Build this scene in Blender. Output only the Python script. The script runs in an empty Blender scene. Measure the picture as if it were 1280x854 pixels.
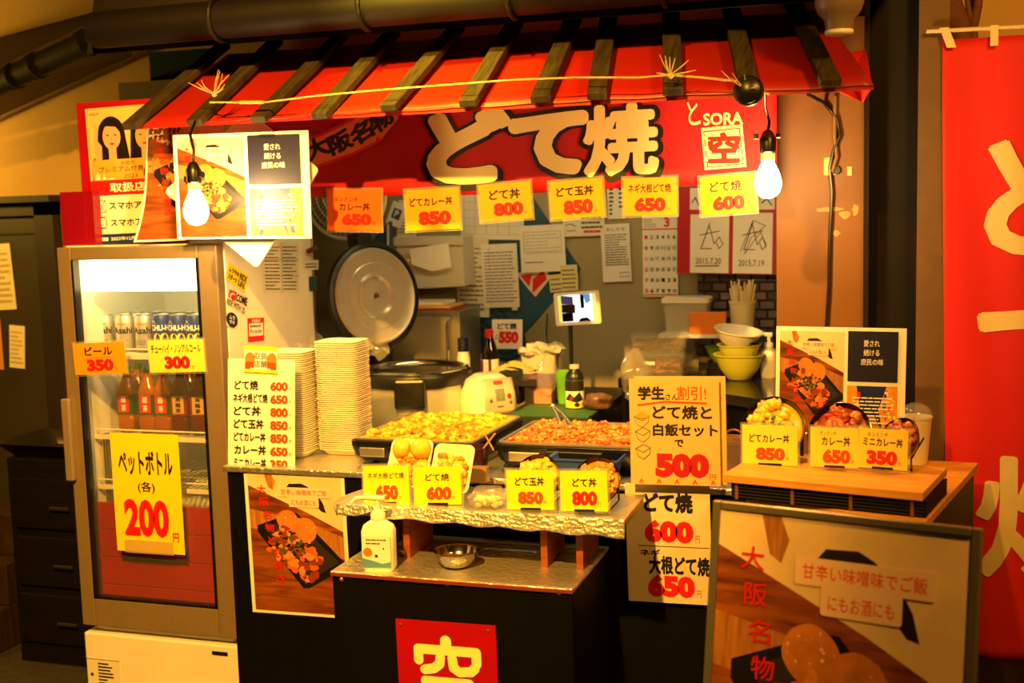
import bpy, bmesh, math, random
from mathutils import Vector, Matrix, noise
random.seed(7)
S = bpy.context.scene
COL = S.collection
PI = math.pi
R_ = math.radians

# ------------------------------------------------------------------ camera
W_PX, H_PX, F_PX = 1280, 854, 1500
YAW, PITCH, ROLL = R_(18), R_(6.5), R_(-1.6)
CAM = Vector((0, 0, 1.6))
Fw = Vector((-math.sin(YAW)*math.cos(PITCH), math.cos(YAW)*math.cos(PITCH), -math.sin(PITCH)))
Rt0 = Vector((math.cos(YAW), math.sin(YAW), 0)); Up0 = Rt0.cross(Fw)
Rt = math.cos(ROLL)*Rt0 + math.sin(ROLL)*Up0
Up = -math.sin(ROLL)*Rt0 + math.cos(ROLL)*Up0
cd = bpy.data.cameras.new('camera'); cam = bpy.data.objects.new('camera', cd); COL.objects.link(cam)
m = Matrix((Rt, Up, -Fw)).transposed().to_4x4(); m.translation = CAM
cam.matrix_world = m
cd.sensor_width = 36; cd.sensor_fit = 'HORIZONTAL'; cd.lens = F_PX*36/W_PX
cd.clip_start = .05
cd.dof.use_dof = True; cd.dof.focus_distance = 3.3; cd.dof.aperture_fstop = 2.4
S.camera = cam

# ------------------------------------------------------------------ light and exposure
S.view_settings.view_transform = 'Standard'; S.view_settings.look = 'None'
S.view_settings.gamma = 1; S.view_settings.use_curve_mapping = False
S.view_settings.exposure = 0.0
S.cycles.use_denoising = True
S.cycles.max_bounces = 8; S.cycles.transparent_max_bounces = 16
S.cycles.sample_clamp_indirect = 4
w = bpy.data.worlds.new('world'); S.world = w; w.use_nodes = True
w.node_tree.nodes['Background'].inputs[0].default_value = (1, .55, .2, 1)
w.node_tree.nodes['Background'].inputs[1].default_value = .012

def lamp(name, kind, loc, energy, color, size=.1, target=None, spot=None, blend=.3):
    d = bpy.data.lights.new(name, kind); d.energy = energy; d.color = color
    if kind == 'AREA': d.size = size
    else: d.shadow_soft_size = size
    if spot: d.spot_size = R_(spot); d.spot_blend = blend
    o = bpy.data.objects.new(name, d); COL.objects.link(o); o.location = loc
    if target is not None:
        o.rotation_euler = (Vector(target)-Vector(loc)).to_track_quat('-Z', 'Y').to_euler()
    return o
# the street lamp high behind the camera, and a lamp on the alley wall out of frame
lamp('street_lamp_light', 'SPOT', (-1.0, .35, 3.35), 1500, (1, .47, .055), .05, (-1.6, 3.1, 1.05), 60, .9)
lamp('alley_wall_light', 'POINT', (-3.75, 3.35, 1.86), 30, (1, .56, .07), .06)
lamp('alley_lantern_light', 'POINT', (.75, 1.75, 2.7), 150, (1, .46, .06), .12)  # added point light without a lantern, brightens the flag and sandwich board
lamp('awning_spot_light', 'SPOT', (-1.3, 2.25, 2.72), 420, (1, .66, .05), .04, (-1.27, 3.2, 1.92), 40, 1)  # added spot without a fitting, warms the middle of the awning

# ------------------------------------------------------------------ helpers
def at(px, py, X=None, Y=None, Z=None):
    d = (px-W_PX/2)/F_PX*Rt - (py-H_PX/2)/F_PX*Up + Fw
    t = (Y-CAM.y)/d.y if Y is not None else (X-CAM.x)/d.x if X is not None else (Z-CAM.z)/d.z
    return CAM + t*d
def ray_plane(px, py, p0, n):
    d = (px-W_PX/2)/F_PX*Rt - (py-H_PX/2)/F_PX*Up + Fw
    return CAM + d*((p0-CAM).dot(n)/d.dot(n))
def lin(c):
    return tuple(((v/255)/12.92 if v/255 <= .04045 else ((v/255+.055)/1.055)**2.4) for v in c)

MATS = {}
def mat(name, rgb, rough=.5, metal=0, var=.0, vscale=20, bump=0, emit=0, ecol=None, alpha=1, spec=.5):
    if name in MATS: return MATS[name]
    m = bpy.data.materials.new(name); m.use_nodes = True; MATS[name] = m
    nt = m.node_tree; b = nt.nodes['Principled BSDF']
    c = (*lin(rgb), 1)
    b.inputs['Base Color'].default_value = c
    b.inputs['Roughness'].default_value = rough; b.inputs['Metallic'].default_value = metal
    b.inputs['Specular IOR Level'].default_value = spec
    if var or bump:
        tc = nt.nodes.new('ShaderNodeTexCoord'); nz = nt.nodes.new('ShaderNodeTexNoise')
        nz.inputs['Scale'].default_value = vscale; nz.inputs['Detail'].default_value = 5
        nt.links.new(tc.outputs['Object'], nz.inputs['Vector'])
        if var:
            rp = nt.nodes.new('ShaderNodeValToRGB')
            rp.color_ramp.elements[0].position = .3; rp.color_ramp.elements[1].position = .7
            rp.color_ramp.elements[0].color = (*[v*(1-var) for v in c[:3]], 1)
            rp.color_ramp.elements[1].color = (*[min(1, v*(1+var*.6)) for v in c[:3]], 1)
            nt.links.new(nz.outputs['Fac'], rp.inputs['Fac']); nt.links.new(rp.outputs['Color'], b.inputs['Base Color'])
        if bump:
            bp = nt.nodes.new('ShaderNodeBump'); bp.inputs['Strength'].default_value = bump; bp.inputs['Distance'].default_value = .01
            nt.links.new(nz.outputs['Fac'], bp.inputs['Height']); nt.links.new(bp.outputs['Normal'], b.inputs['Normal'])
    if emit:
        b.inputs['Emission Color'].default_value = (*(ecol or c[:3]), 1); b.inputs['Emission Strength'].default_value = emit
    return m
def clear(name, rgb, opac, rough=.1, gloss=.08):
    """clear film / glass: mostly see-through, some body colour, some reflection"""
    if name in MATS: return MATS[name]
    m = bpy.data.materials.new(name); m.use_nodes = True; MATS[name] = m
    nt = m.node_tree; b = nt.nodes['Principled BSDF']; out = nt.nodes['Material Output']
    b.inputs['Base Color'].default_value = (*lin(rgb), 1); b.inputs['Roughness'].default_value = rough
    tr = nt.nodes.new('ShaderNodeBsdfTransparent'); mx = nt.nodes.new('ShaderNodeMixShader'); mx.inputs[0].default_value = opac
    nt.links.new(tr.outputs[0], mx.inputs[1]); nt.links.new(b.outputs[0], mx.inputs[2])
    gl = nt.nodes.new('ShaderNodeBsdfGlossy'); gl.inputs['Roughness'].default_value = rough
    m2 = nt.nodes.new('ShaderNodeMixShader'); m2.inputs[0].default_value = gloss
    nt.links.new(mx.outputs[0], m2.inputs[1]); nt.links.new(gl.outputs[0], m2.inputs[2]); nt.links.new(m2.outputs[0], out.inputs[0])
    return m
def wood(name, c1, c2, scale=(2, 30, 2), rough=.5, rot=0, planks=0):
    if name in MATS: return MATS[name]
    m = bpy.data.materials.new(name); m.use_nodes = True; MATS[name] = m
    nt = m.node_tree; b = nt.nodes['Principled BSDF']; b.inputs['Roughness'].default_value = rough; b.inputs['Specular IOR Level'].default_value = .2
    tc = nt.nodes.new('ShaderNodeTexCoord'); mp = nt.nodes.new('ShaderNodeMapping'); nz = nt.nodes.new('ShaderNodeTexNoise')
    mp.inputs['Scale'].default_value = scale; mp.inputs['Rotation'].default_value = (0, 0, R_(rot))
    nz.inputs['Scale'].default_value = 3; nz.inputs['Detail'].default_value = 6; nz.inputs['Distortion'].default_value = .6
    rp = nt.nodes.new('ShaderNodeValToRGB')
    rp.color_ramp.elements[0].position = .32; rp.color_ramp.elements[1].position = .68
    rp.color_ramp.elements[0].color = (*lin(c1), 1); rp.color_ramp.elements[1].color = (*lin(c2), 1)
    nt.links.new(tc.outputs['Object'], mp.inputs[0]); nt.links.new(mp.outputs[0], nz.inputs['Vector'])
    nt.links.new(nz.outputs['Fac'], rp.inputs['Fac']); nt.links.new(rp.outputs['Color'], b.inputs['Base Color'])
    return m

class MB:
    def __init__(s): s.v, s.f, s.mi = [], [], []
    def add(s, vs, fs, mi=0, M=None):
        o = len(s.v); s.v += [(M @ Vector(v)) if M else Vector(v) for v in vs]
        s.f += [[i+o for i in f] for f in fs]; s.mi += [mi]*len(fs); return s
    def box(s, x0, x1, y0, y1, z0, z1, mi=0, M=None):
        vs = [(x, y, z) for z in (z0, z1) for y in (y0, y1) for x in (x0, x1)]
        return s.add(vs, [(0, 2, 3, 1), (4, 5, 7, 6), (0, 1, 5, 4), (2, 6, 7, 3), (0, 4, 6, 2), (1, 3, 7, 5)], mi, M)
    def quad(s, a, b, c, d, mi=0): return s.add([a, b, c, d], [(0, 1, 2, 3)], mi)
    def prism(s, pts, z0, z1, mi=0, M=None):
        n = len(pts); vs = [(x, y, z0) for x, y in pts]+[(x, y, z1) for x, y in pts]
        fs = [tuple(range(n))[::-1], tuple(range(n, 2*n))]+[(i, (i+1) % n, n+(i+1) % n, n+i) for i in range(n)]
        return s.add(vs, fs, mi, M)
    def tube(s, pts, r, seg=8, mi=0, M=None, closed=False):
        pts = [Vector(p) for p in pts]; n = len(pts); rs = r if isinstance(r, (list, tuple)) else [r]*n
        vs, fs, u = [], [], None
        for i, p in enumerate(pts):
            t = (pts[(i+1) % n]-pts[i-1]) if closed else (pts[min(i+1, n-1)]-pts[max(i-1, 0)])
            if t.length < 1e-9: t = Vector((0, 0, 1))
            t.normalize()
            if u is None: u = t.orthogonal().normalized()
            u = (u-t*u.dot(t))
            u = u.normalized() if u.length > 1e-6 else t.orthogonal().normalized()
            v = t.cross(u)
            vs += [p+rs[i]*(math.cos(2*PI*k/seg)*u+math.sin(2*PI*k/seg)*v) for k in range(seg)]
        for i in range(n if closed else n-1):
            j = (i+1) % n
            fs += [(i*seg+k, i*seg+(k+1) % seg, j*seg+(k+1) % seg, j*seg+k) for k in range(seg)]
        if not closed: fs += [tuple(range(seg))[::-1], tuple(range((n-1)*seg, n*seg))]
        return s.add(vs, fs, mi, M)
    def lathe(s, prof, seg=32, mi=0, M=None):
        vs, fs = [], []
        for r, z in prof: vs += [(max(r, 1e-5)*math.cos(2*PI*k/seg), max(r, 1e-5)*math.sin(2*PI*k/seg), z) for k in range(seg)]
        for i in range(len(prof)-1):
            fs += [(i*seg+k, i*seg+(k+1) % seg, (i+1)*seg+(k+1) % seg, (i+1)*seg+k) for k in range(seg)]
        if prof[0][0] > 1e-4: fs.append(tuple(range(seg))[::-1])
        if prof[-1][0] > 1e-4: fs.append(tuple(range((len(prof)-1)*seg, len(prof)*seg)))
        return s.add(vs, fs, mi, M)
    def loft(s, rings, mi=0, M=None, n=4, cap0=True, cap1=True):
        """rings of rounded rectangles (w, d, r, z[, cx, cy])"""
        vs, fs = [], []; k = None
        for rg in rings:
            w_, d_, r_, z_ = rg[:4]; cx, cy = (rg[4], rg[5]) if len(rg) > 4 else (0, 0)
            pts = rrect(w_, d_, r_, n); k = len(pts); vs += [(x+cx, y+cy, z_) for x, y in pts]
        for i in range(len(rings)-1):
            fs += [(i*k+j, i*k+(j+1) % k, (i+1)*k+(j+1) % k, (i+1)*k+j) for j in range(k)]
        if cap0: fs.append(tuple(range(k))[::-1])
        if cap1: fs.append(tuple(range((len(rings)-1)*k, len(rings)*k)))
        return s.add(vs, fs, mi, M)
    def grid(s, fn, nu, nv, mi=0):
        vs = [fn(i/nu, j/nv) for j in range(nv+1) for i in range(nu+1)]
        fs = [(j*(nu+1)+i, j*(nu+1)+i+1, (j+1)*(nu+1)+i+1, (j+1)*(nu+1)+i) for j in range(nv) for i in range(nu)]
        return s.add(vs, fs, mi)
    def blob(s, c, r, mi=0, amp=.25, sub=2, sq=(1, 1, 1), M=None):
        vs, fs = ICO[sub]; sd = Vector((random.random()*50, random.random()*50, random.random()*50))
        out = []
        for v in vs:
            k = r*(1+amp*noise.noise(v*1.6+sd)*1.6)
            out.append((c[0]+v.x*k*sq[0], c[1]+v.y*k*sq[1], c[2]+v.z*k*sq[2]))
        return s.add(out, fs, mi, M)
    def build(s, name, mats, parent=None, M=None, smooth=None, bevel=0, solid=0):
        me = bpy.data.meshes.new(name); me.from_pydata([tuple(v) for v in s.v], [], s.f)
        ms = mats if isinstance(mats, (list, tuple)) else [mats]
        for q in ms: me.materials.append(q)
        if len(ms) > 1: me.polygons.foreach_set('material_index', s.mi)
        if smooth is not None:
            me.polygons.foreach_set('use_smooth', [True]*len(me.polygons))
            if smooth < 180: me.set_sharp_from_angle(angle=R_(smooth))
        me.update()
        o = bpy.data.objects.new(name, me); COL.objects.link(o)
        if M is not None: o.matrix_world = M
        if parent is not None: o.parent = parent
        if solid:
            q = o.modifiers.new('solid', 'SOLIDIFY'); q.thickness = solid; q.offset = 0
        if bevel:
            q = o.modifiers.new('bevel', 'BEVEL'); q.width = bevel; q.segments = 2; q.limit_method = 'ANGLE'; q.angle_limit = R_(40)
        return o
def _ico(sub):
    b = bmesh.new(); bmesh.ops.create_icosphere(b, subdivisions=sub, radius=1)
    r = ([v.co.copy() for v in b.verts], [[v.index for v in f.verts] for f in b.faces]); b.free(); return r
ICO = {1: _ico(1), 2: _ico(2), 3: _ico(3)}
def rrect(w_, d_, r_, n=4):
    r_ = min(r_, w_/2-1e-5, d_/2-1e-5); out = []
    for cx, cy, a0 in ((w_/2-r_, d_/2-r_, 0), (-w_/2+r_, d_/2-r_, 90), (-w_/2+r_, -d_/2+r_, 180), (w_/2-r_, -d_/2+r_, 270)):
        for k in range(n+1):
            a = R_(a0+90*k/n); out.append((cx+r_*math.cos(a), cy+r_*math.sin(a)))
    return out
def tag(o, label, cat, group=None, kind=None):
    o['label'] = label; o['category'] = cat
    if group: o['group'] = group
    if kind: o['kind'] = kind
    return o
def struct(o, label=None):
    o['kind'] = 'structure'
    if label: o['label'] = label
    return o
def thing(name, label, cat, loc=(0, 0, 0), rot=0, group=None, M=None):
    o = bpy.data.objects.new(name, None); COL.objects.link(o); o.empty_display_size = .05
    if M is not None: o.matrix_world = M
    else: o.location = loc; o.rotation_euler = (0, 0, rot)
    return tag(o, label, cat, group)
def copy_tree(o, parent=None):
    c = o.copy(); COL.objects.link(c)
    if parent is not None: c.parent = parent
    for ch in o.children: copy_tree(ch, c)
    return c
def Rz(a): return Matrix.Rotation(R_(a), 4, 'Z')
def Rx(a): return Matrix.Rotation(R_(a), 4, 'X')
def Ry(a): return Matrix.Rotation(R_(a), 4, 'Y')
def T_(*p): return Matrix.Translation(Vector(p if len(p) == 3 else p[0]))

# ---- lettering: flat glyph outlines turned to mesh, normalised to a unit box
_tx = {}
def glyphs(s, bold=0.0):
    key = (s, bold)
    if key in _tx: return _tx[key]
    heavy = max(0, bold-.004) if any(ord(ch) > 0x2fff for ch in s) else 0
    c = bpy.data.curves.new('t', 'FONT'); c.body = s; c.size = 1; c.offset = .004 if heavy else bold; c.resolution_u = 3; c.fill_mode = 'FRONT'
    c.space_line = .9
    o = bpy.data.objects.new('t', c); COL.objects.link(o)
    dg = bpy.context.evaluated_depsgraph_get(); dg.update()
    me = bpy.data.meshes.new_from_object(o.evaluated_get(dg))
    vs = [v.co.copy() for v in me.vertices]; fs = [list(p.vertices) for p in me.polygons]
    bpy.data.objects.remove(o); bpy.data.curves.remove(c); bpy.data.meshes.remove(me)
    if not vs: vs = [Vector((0, 0, 0)), Vector((1, 0, 0)), Vector((0, 1, 0))]; fs = [[0, 1, 2]]
    if heavy:   # thicken dense characters by laying shifted copies over each other
        n, vb, fb = len(vs), vs, fs; vs, fs = [], []
        kk = 8 if heavy < .04 else 14
        for i in range(kk):
            d = Vector((heavy*math.cos(2*PI*i/kk), heavy*math.sin(2*PI*i/kk), 0)); vs = vs+[v+d+Vector((0, 0, 4e-6*i)) for v in vb]; fs = fs+[[j+n*i for j in f] for f in fb]
    x0, x1 = min(v.x for v in vs), max(v.x for v in vs); y0, y1 = min(v.y for v in vs), max(v.y for v in vs)
    sx, sy = max(x1-x0, 1e-6), max(y1-y0, 1e-6)
    _tx[key] = ([((v.x-x0)/sx, (v.y-y0)/sy, v.z) for v in vs], fs)
    return _tx[key]

# print items in 0..1 card coordinates, y up
def T(s, x0, y0, x1, y1, m, bold=.02, k='lettering', rot=0, shear=0, asp=1):
    vs, fs = glyphs(s, bold); out = []
    for a, b, z in vs:
        out.append((x0+(x1-x0)*a+shear*(b-.5)*(y1-y0), y0+(y1-y0)*b, z))
    if rot:
        cx, cy = (x0+x1)/2, (y0+y1)/2; c, s_ = math.cos(R_(rot)), math.sin(R_(rot))
        out = [(cx+(x-cx)*c-(y-cy)/asp*s_, cy+(x-cx)*asp*s_+(y-cy)*c, z) for x, y, z in out]
    return (k, out, fs, m)
def TV(chars, cx, w_, y1, y0, m, bold=.02, k='lettering', dx=0):
    n = len(chars); st = (y1-y0)/n; out = []
    for i, ch in enumerate(chars):
        out.append(T(ch, cx-w_/2+dx*i, y1-st*(i+.9), cx+w_/2+dx*i, y1-st*(i+.1), m, bold, k))
    return out
def P(pts, m, k='print'): return (k, pts, [list(range(len(pts)))], m)
def B(x0, y0, x1, y1, m, k='print'): return P([(x0, y0), (x1, y0), (x1, y1), (x0, y1)], m, k)
def C(cx, cy, rx, ry, m, n=24, jit=0, k='print'):
    sd = random.random()*100
    return P([(cx+rx*math.cos(2*PI*i/n)*(1+jit*noise.noise(Vector((math.cos(2*PI*i/n)*1.5, math.sin(2*PI*i/n)*1.5, sd)))),
               cy+ry*math.sin(2*PI*i/n)*(1+jit*noise.noise(Vector((math.cos(2*PI*i/n)*1.5, math.sin(2*PI*i/n)*1.5, sd))))) for i in range(n)], m, k)
def RR(x0, y0, x1, y1, m, rx=.03, ry=.03, k='print'):
    out = []
    for cx, cy, a0 in ((x1-rx, y1-ry, 0), (x0+rx, y1-ry, 90), (x0+rx, y0+ry, 180), (x1-rx, y0+ry, 270)):
        for q in range(5):
            a = R_(a0+22.5*q); out.append((cx+rx*math.cos(a), cy+ry*math.sin(a)))
    return P(out, m, k)
def OUTL(x0, y0, x1, y1, t, m, k='print', tx=None):
    tx = tx or t
    return [B(x0, y0, x1, y0+t, m, k), B(x0, y1-t, x1, y1, m, k), B(x0, y0, x0+tx, y1, m, k), B(x1-tx, y0, x1, y1, m, k)]
def TEXTLINES(x0, y0, x1, y1, n, m, h=.45, words=5, seed=1, k='print'):
    """rows of small print too small to read"""
    rg = random.Random(seed); out = []; st = (y1-y0)/n
    for i in range(n):
        x = x0; yb = y1-st*(i+.8)
        end = x1-(x1-x0)*rg.choice((0, .05, .1, .35))
        while x < end:
            L = (x1-x0)/words*rg.uniform(.4, 1.2); out.append(B(x, yb, min(x+L, end), yb+st*h, m, k)); x += L+(x1-x0)*.025
    return out
def refine(pts, fs, L):
    b = bmesh.new(); vs = [b.verts.new(p_) for p_ in pts]
    for f in fs:
        try: b.faces.new([vs[i] for i in f])
        except ValueError: pass
    bmesh.ops.triangulate(b, faces=b.faces[:])
    for _ in range(5):
        es = [e for e in b.edges if e.calc_length() > L]
        if not es: break
        bmesh.ops.subdivide_edges(b, edges=es, cuts=1); bmesh.ops.triangulate(b, faces=[f for f in b.faces if len(f.verts) > 3])
    b.verts.index_update()
    r = [tuple(v.co) for v in b.verts], [[v.index for v in f.verts] for f in b.faces]; b.free(); return r
def flat(items):
    out = []
    for it in items:
        if isinstance(it, list): out += flat(it)
        else: out.append(it)
    return out
def decal(items, w_, h_, parent, fn=None, z0=.0006, dz=.00006, names=None, sub=0):
    """one child mesh per key; every item a little prouder than the one before"""
    groups = {}; items = flat(items); dz = min(dz, .0022/max(1, len(items)))
    for i, (k, pts, fs, m_) in enumerate(items):
        g = groups.setdefault(k, (MB(), []))
        if m_ not in g[1]: g[1].append(m_)
        z = z0+dz*i
        pts = [(p_[0], p_[1], p_[2] if len(p_) > 2 else 0) for p_ in pts]
        if sub: pts, fs = refine([(x*w_, y*h_, e) for x, y, e in pts], fs, sub); pts = [(x/w_, y/h_, e) for x, y, e in pts]
        vs = [fn(x*w_, y*h_, z+e) if fn else (x*w_, y*h_, z+e) for x, y, e in pts]
        g[0].add(vs, fs, g[1].index(m_))
    for k, (mb, ms) in groups.items():
        o = mb.build(k, ms, parent)
        if names and k in names: o['label'] = names[k]
def frame_of(tl, tr, bl, Y, yaw=0, lean=0):
    """card frame from three corners of it, lying in the plane through depth Y at its foot"""
    n = (Rz(yaw) @ Rx(-lean)) @ Vector((0, -1, 0))
    p0 = at(*bl, Y=Y)
    a, b, c = ray_plane(*tl, p0, n), ray_plane(*tr, p0, n), p0
    x = (b-a); w_ = x.length; x.normalize()
    up = (a-c); h_ = up.length; y = (up-x*up.dot(x)).normalized(); z = x.cross(y)
    M = Matrix((x, y, z)).transposed().to_4x4(); M.translation = c
    return M, w_, h_
def card(name, label, cat, tl, tr, bl, Y, items, paper, yaw=0, lean=0, thick=.002, group=None, rx=0, names=None, M=None, wh=None, sleeve=None):
    if M is None: M, w_, h_ = frame_of(tl, tr, bl, Y, yaw, lean)
    else: w_, h_ = wh
    t = thing(name, label, cat, M=M, group=group)
    mb = MB()
    if rx: mb.prism([(x+w_/2, y+h_/2) for x, y in rrect(w_, h_, rx, 4)], -thick, 0)
    else: mb.box(0, w_, 0, h_, -thick, 0)
    mb.build('sheet', paper, t)
    its = items(w_, h_) if callable(items) else items
    if its: decal(its, w_, h_, t, names=names)
    if sleeve:
        e = .006; s = MB().box(-e, w_+e, -e, h_+e, -thick-.0012, -thick-.0006); s.build('plastic_sleeve', sleeve, t)
    return t, w_, h_

# ------------------------------------------------------------------ materials
paper = mat('paper_white', (236, 234, 226), .6, var=.04, vscale=9)
paper2 = mat('paper_cream', (226, 220, 196), .6, var=.05, vscale=9)
yel = mat('card_yellow', (250, 218, 20), .55, var=.03, vscale=12)
yel_o = mat('card_amber', (248, 150, 8), .55, var=.05, vscale=12)
ora = mat('card_orange', (244, 96, 14), .55, var=.05, vscale=10)
yel_p = mat('card_lemon', (246, 216, 80), .55, var=.03, vscale=12)
ink = mat('ink_black', (22, 18, 18), .5)
ink_g = mat('ink_grey', (90, 88, 90), .6)
inkr = mat('ink_red', (214, 22, 20), .5)
inko = mat('ink_orange_red', (226, 70, 12), .5)
inkp = mat('ink_pink_red', (226, 44, 60), .5)
navy = mat('print_navy', (26, 24, 52), .45, var=.1, vscale=30)
blue = mat('print_blue', (34, 66, 140), .5)
white = mat('enamel_white', (232, 228, 214), .35, var=.05, vscale=6)
whitep = mat('plastic_white', (236, 234, 226), .4)
blackp = mat('plastic_black', (16, 15, 15), .35)
blackm = mat('board_black', (10, 9, 8), .5, var=.2, vscale=14, spec=.15)
steel = mat('steel_brushed', (206, 202, 194), .38, .9, var=.08, vscale=40)
steel_k = mat('steel_satin', (208, 200, 184), .36, .55, var=.05, vscale=30)
steel_s = mat('steel_shiny', (206, 204, 200), .14, 1)
foil = mat('foil', (225, 222, 214), .3, .85, bump=.6, vscale=60)
film = clear('film_clear', (240, 240, 235), .1, .08, .08)
tub = clear('plastic_clear_tub', (226, 224, 210), .16, .15, .08)
glass = clear('glass_pane', (200, 210, 200), .03, .02, .05)
bronze = mat('frame_bronze', (142, 122, 92), .38, .3, var=.06, vscale=30)
redc = mat('cloth_red', (182, 4, 16), .75, var=.06, vscale=5)
redv = mat('vinyl_red', (156, 28, 14), .42, var=.07, vscale=4)
redp = mat('paint_red', (164, 6, 14), .4, var=.1, vscale=8)
cream = mat('cloth_print_cream', (250, 226, 150), .7)
flagw = mat('flag_print_cream', (236, 208, 140), .75, var=.05, vscale=12)
pinkp = mat('print_salmon', (240, 130, 90), .7)
woodl = wood('wood_pale', (206, 138, 50), (228, 164, 74), (2, 24, 24), .45)
woodm = wood('wood_ply', (196, 128, 46), (222, 156, 66), (3, 20, 3), .5)
woodd = wood('wood_batten', (40, 34, 22), (66, 56, 36), (30, 3, 3), .7)
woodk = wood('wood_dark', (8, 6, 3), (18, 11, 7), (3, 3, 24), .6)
wallm = mat('plaster_beige', (196, 158, 92), .85, var=.14, vscale=2.2, bump=.15)
wallin = mat('wall_interior_grey', (152, 142, 108), .8, var=.08, vscale=3)
boardbr = mat('board_brown', (112, 68, 6), .55, var=.12, vscale=3.5)
floorm = mat('floor_asphalt', (48, 42, 36), .8, var=.3, vscale=30, bump=.3)
dark = mat('timber_soot', (30, 22, 15), .6, var=.25, vscale=8)
soot = mat('paint_soot', (22, 16, 10), .7, var=.2, vscale=6, spec=.2)
rope_m = mat('rope_straw', (190, 164, 108), .8, var=.1, vscale=80)
green_on = mat('onion_green', (74, 108, 30), .5, var=.2, vscale=60)
M_egg = mat('egg_tan', (214, 150, 72), .5, var=.08, vscale=40)
M_egg2 = mat('egg_yellow', (250, 190, 40), .45, var=.05, vscale=40)
meat = [mat('meat_amber', (206, 112, 34), .35, var=.25, vscale=60), mat('meat_brown', (150, 66, 18), .35, var=.25, vscale=60),
        mat('meat_gold', (232, 160, 62), .35, var=.2, vscale=60)]
curry = [mat('curry_gold', (240, 176, 38), .32, var=.22, vscale=55), mat('curry_amber', (220, 132, 22), .32, var=.25, vscale=55),
         mat('curry_pale', (244, 196, 66), .32, var=.15, vscale=55)]
stew = [mat('stew_orange', (206, 128, 56), .32, var=.25, vscale=55), mat('stew_brown', (178, 96, 36), .32, var=.25, vscale=55),
        mat('stew_pale', (226, 160, 84), .32, var=.15, vscale=55)]
print_wood = wood('print_wood', (92, 40, 16), (158, 84, 34), (2, 14, 2), .4, 20)
print_wood2 = wood('print_wood_light', (150, 92, 40), (186, 124, 60), (30, 3, 2), .4, 20)
print_cloth = mat('print_cloth', (238, 206, 158), .45, var=.12, vscale=9)
print_dark = mat('print_dark', (34, 20, 14), .45)
print_tray = mat('print_tray', (20, 18, 18), .4)
print_tray2 = mat('print_tray_inner', (48, 40, 36), .4)
print_meat = [mat('print_meat_a', (206, 100, 34), .45, var=.2, vscale=50), mat('print_meat_b', (222, 136, 62), .45, var=.2, vscale=50),
              mat('print_meat_c', (140, 52, 18), .45, var=.2, vscale=50)]
print_egg = mat('print_egg', (206, 122, 46), .45, var=.22, vscale=26)
print_green = mat('print_green', (78, 84, 30), .45)

# ------------------------------------------------------------------ setting
WY, BY = 3.86, 4.5                      # alley wall face, back wall of the booth
struct(MB().box(-6, 3, -1, 6, -.1, 0).build('floor', floorm))
mb = MB(); mb.box(-6, -2.03, WY, WY+.08, 0, 3.2); mb.box(-2.03, .1, WY, WY+.08, 2.07, 3.2)
struct(mb.build('wall_left', wallm))
struct(MB().box(-2.6, -.3, BY, BY+.1, 0, 2.05).build('wall_back', wallin))
struct(MB().box(-2.6, -.3, 3.64, BY, 1.99, 2.06).build('ceiling', wallin))
struct(MB().box(-.345, -.10, 3.6, 3.66, 0, 2.1).build('wall_right', boardbr), 'brown painted board beside the serving hatch')
struct(MB().box(-.345, -.30, 3.66, BY, 0, 2.1).build('wall_side', boardbr))
struct(MB().box(-2.68, -2.6, WY+.08, BY, 0, 2.1).build('wall_inner_left', wallin))
mb = MB(); mb.box(-.10, .044, 3.66, 3.72, 0, 3.2); mb.box(-.10, -.085, 3.58, 3.66, 0, 2.3)
struct(mb.build('wall_recess', soot), 'black boarded strip between the booth and the flag')
struct(MB().box(.06, 3, 3.74, 3.9, 0, 3.2).build('wall_alley', wallm))
struct(MB().box(.045, .125, 3.58, 3.74, 0, 3.2).build('trim_1', mat('trim_brown', (104, 74, 36), .7, var=.12)))
# tiled strip of the back wall, low at the right
def tile_mat():
    m = bpy.data.materials.new('tile_black'); m.use_nodes = True; nt = m.node_tree; b = nt.nodes['Principled BSDF']
    tc = nt.nodes.new('ShaderNodeTexCoord'); mp = nt.nodes.new('ShaderNodeMapping'); mp.inputs['Rotation'].default_value = (R_(90), 0, 0)
    br = nt.nodes.new('ShaderNodeTexBrick'); br.inputs['Scale'].default_value = 1
    br.inputs['Brick Width'].default_value = .058; br.inputs['Row Height'].default_value = .034; br.inputs['Mortar Size'].default_value = .005
    br.inputs['Color1'].default_value = (*lin((60, 52, 54)), 1); br.inputs['Color2'].default_value = (*lin((128, 112, 108)), 1); br.inputs['Mortar'].default_value = (*lin((14, 12, 12)), 1)
    nt.links.new(tc.outputs['Object'], mp.inputs[0]); nt.links.new(mp.outputs[0], br.inputs['Vector']); nt.links.new(br.outputs['Color'], b.inputs['Base Color'])
    b.inputs['Roughness'].default_value = .35; return m
a = at(872, 345, Y=BY-.02)
struct(MB().box(a.x, -.345, BY-.02, BY, .8, a.z+.02).build('wall_tiles', tile_mat()), 'black brick tile strip under the autograph board')
# roof: eave over the booth, lower roof to the left
eL, eR = at(130, 40, Y=3.3), at(1075, 5, Y=3.3)
mb = MB(); mb.add([(-2.43, 3.25, 2.105), (.02, 3.25, 2.095), (.02, 3.9, 2.34), (-2.43, 3.9, 2.36), (-2.43, 3.34, 2.40), (.02, 3.34, 2.40), (.02, 3.9, 2.6), (-2.43, 3.9, 2.6)],
                  [(0, 3, 2, 1), (4, 5, 6, 7), (0, 1, 5, 4), (1, 2, 6, 5), (2, 3, 7, 6), (3, 0, 4, 7)])
struct(mb.build('roof_eave', dark))

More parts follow.
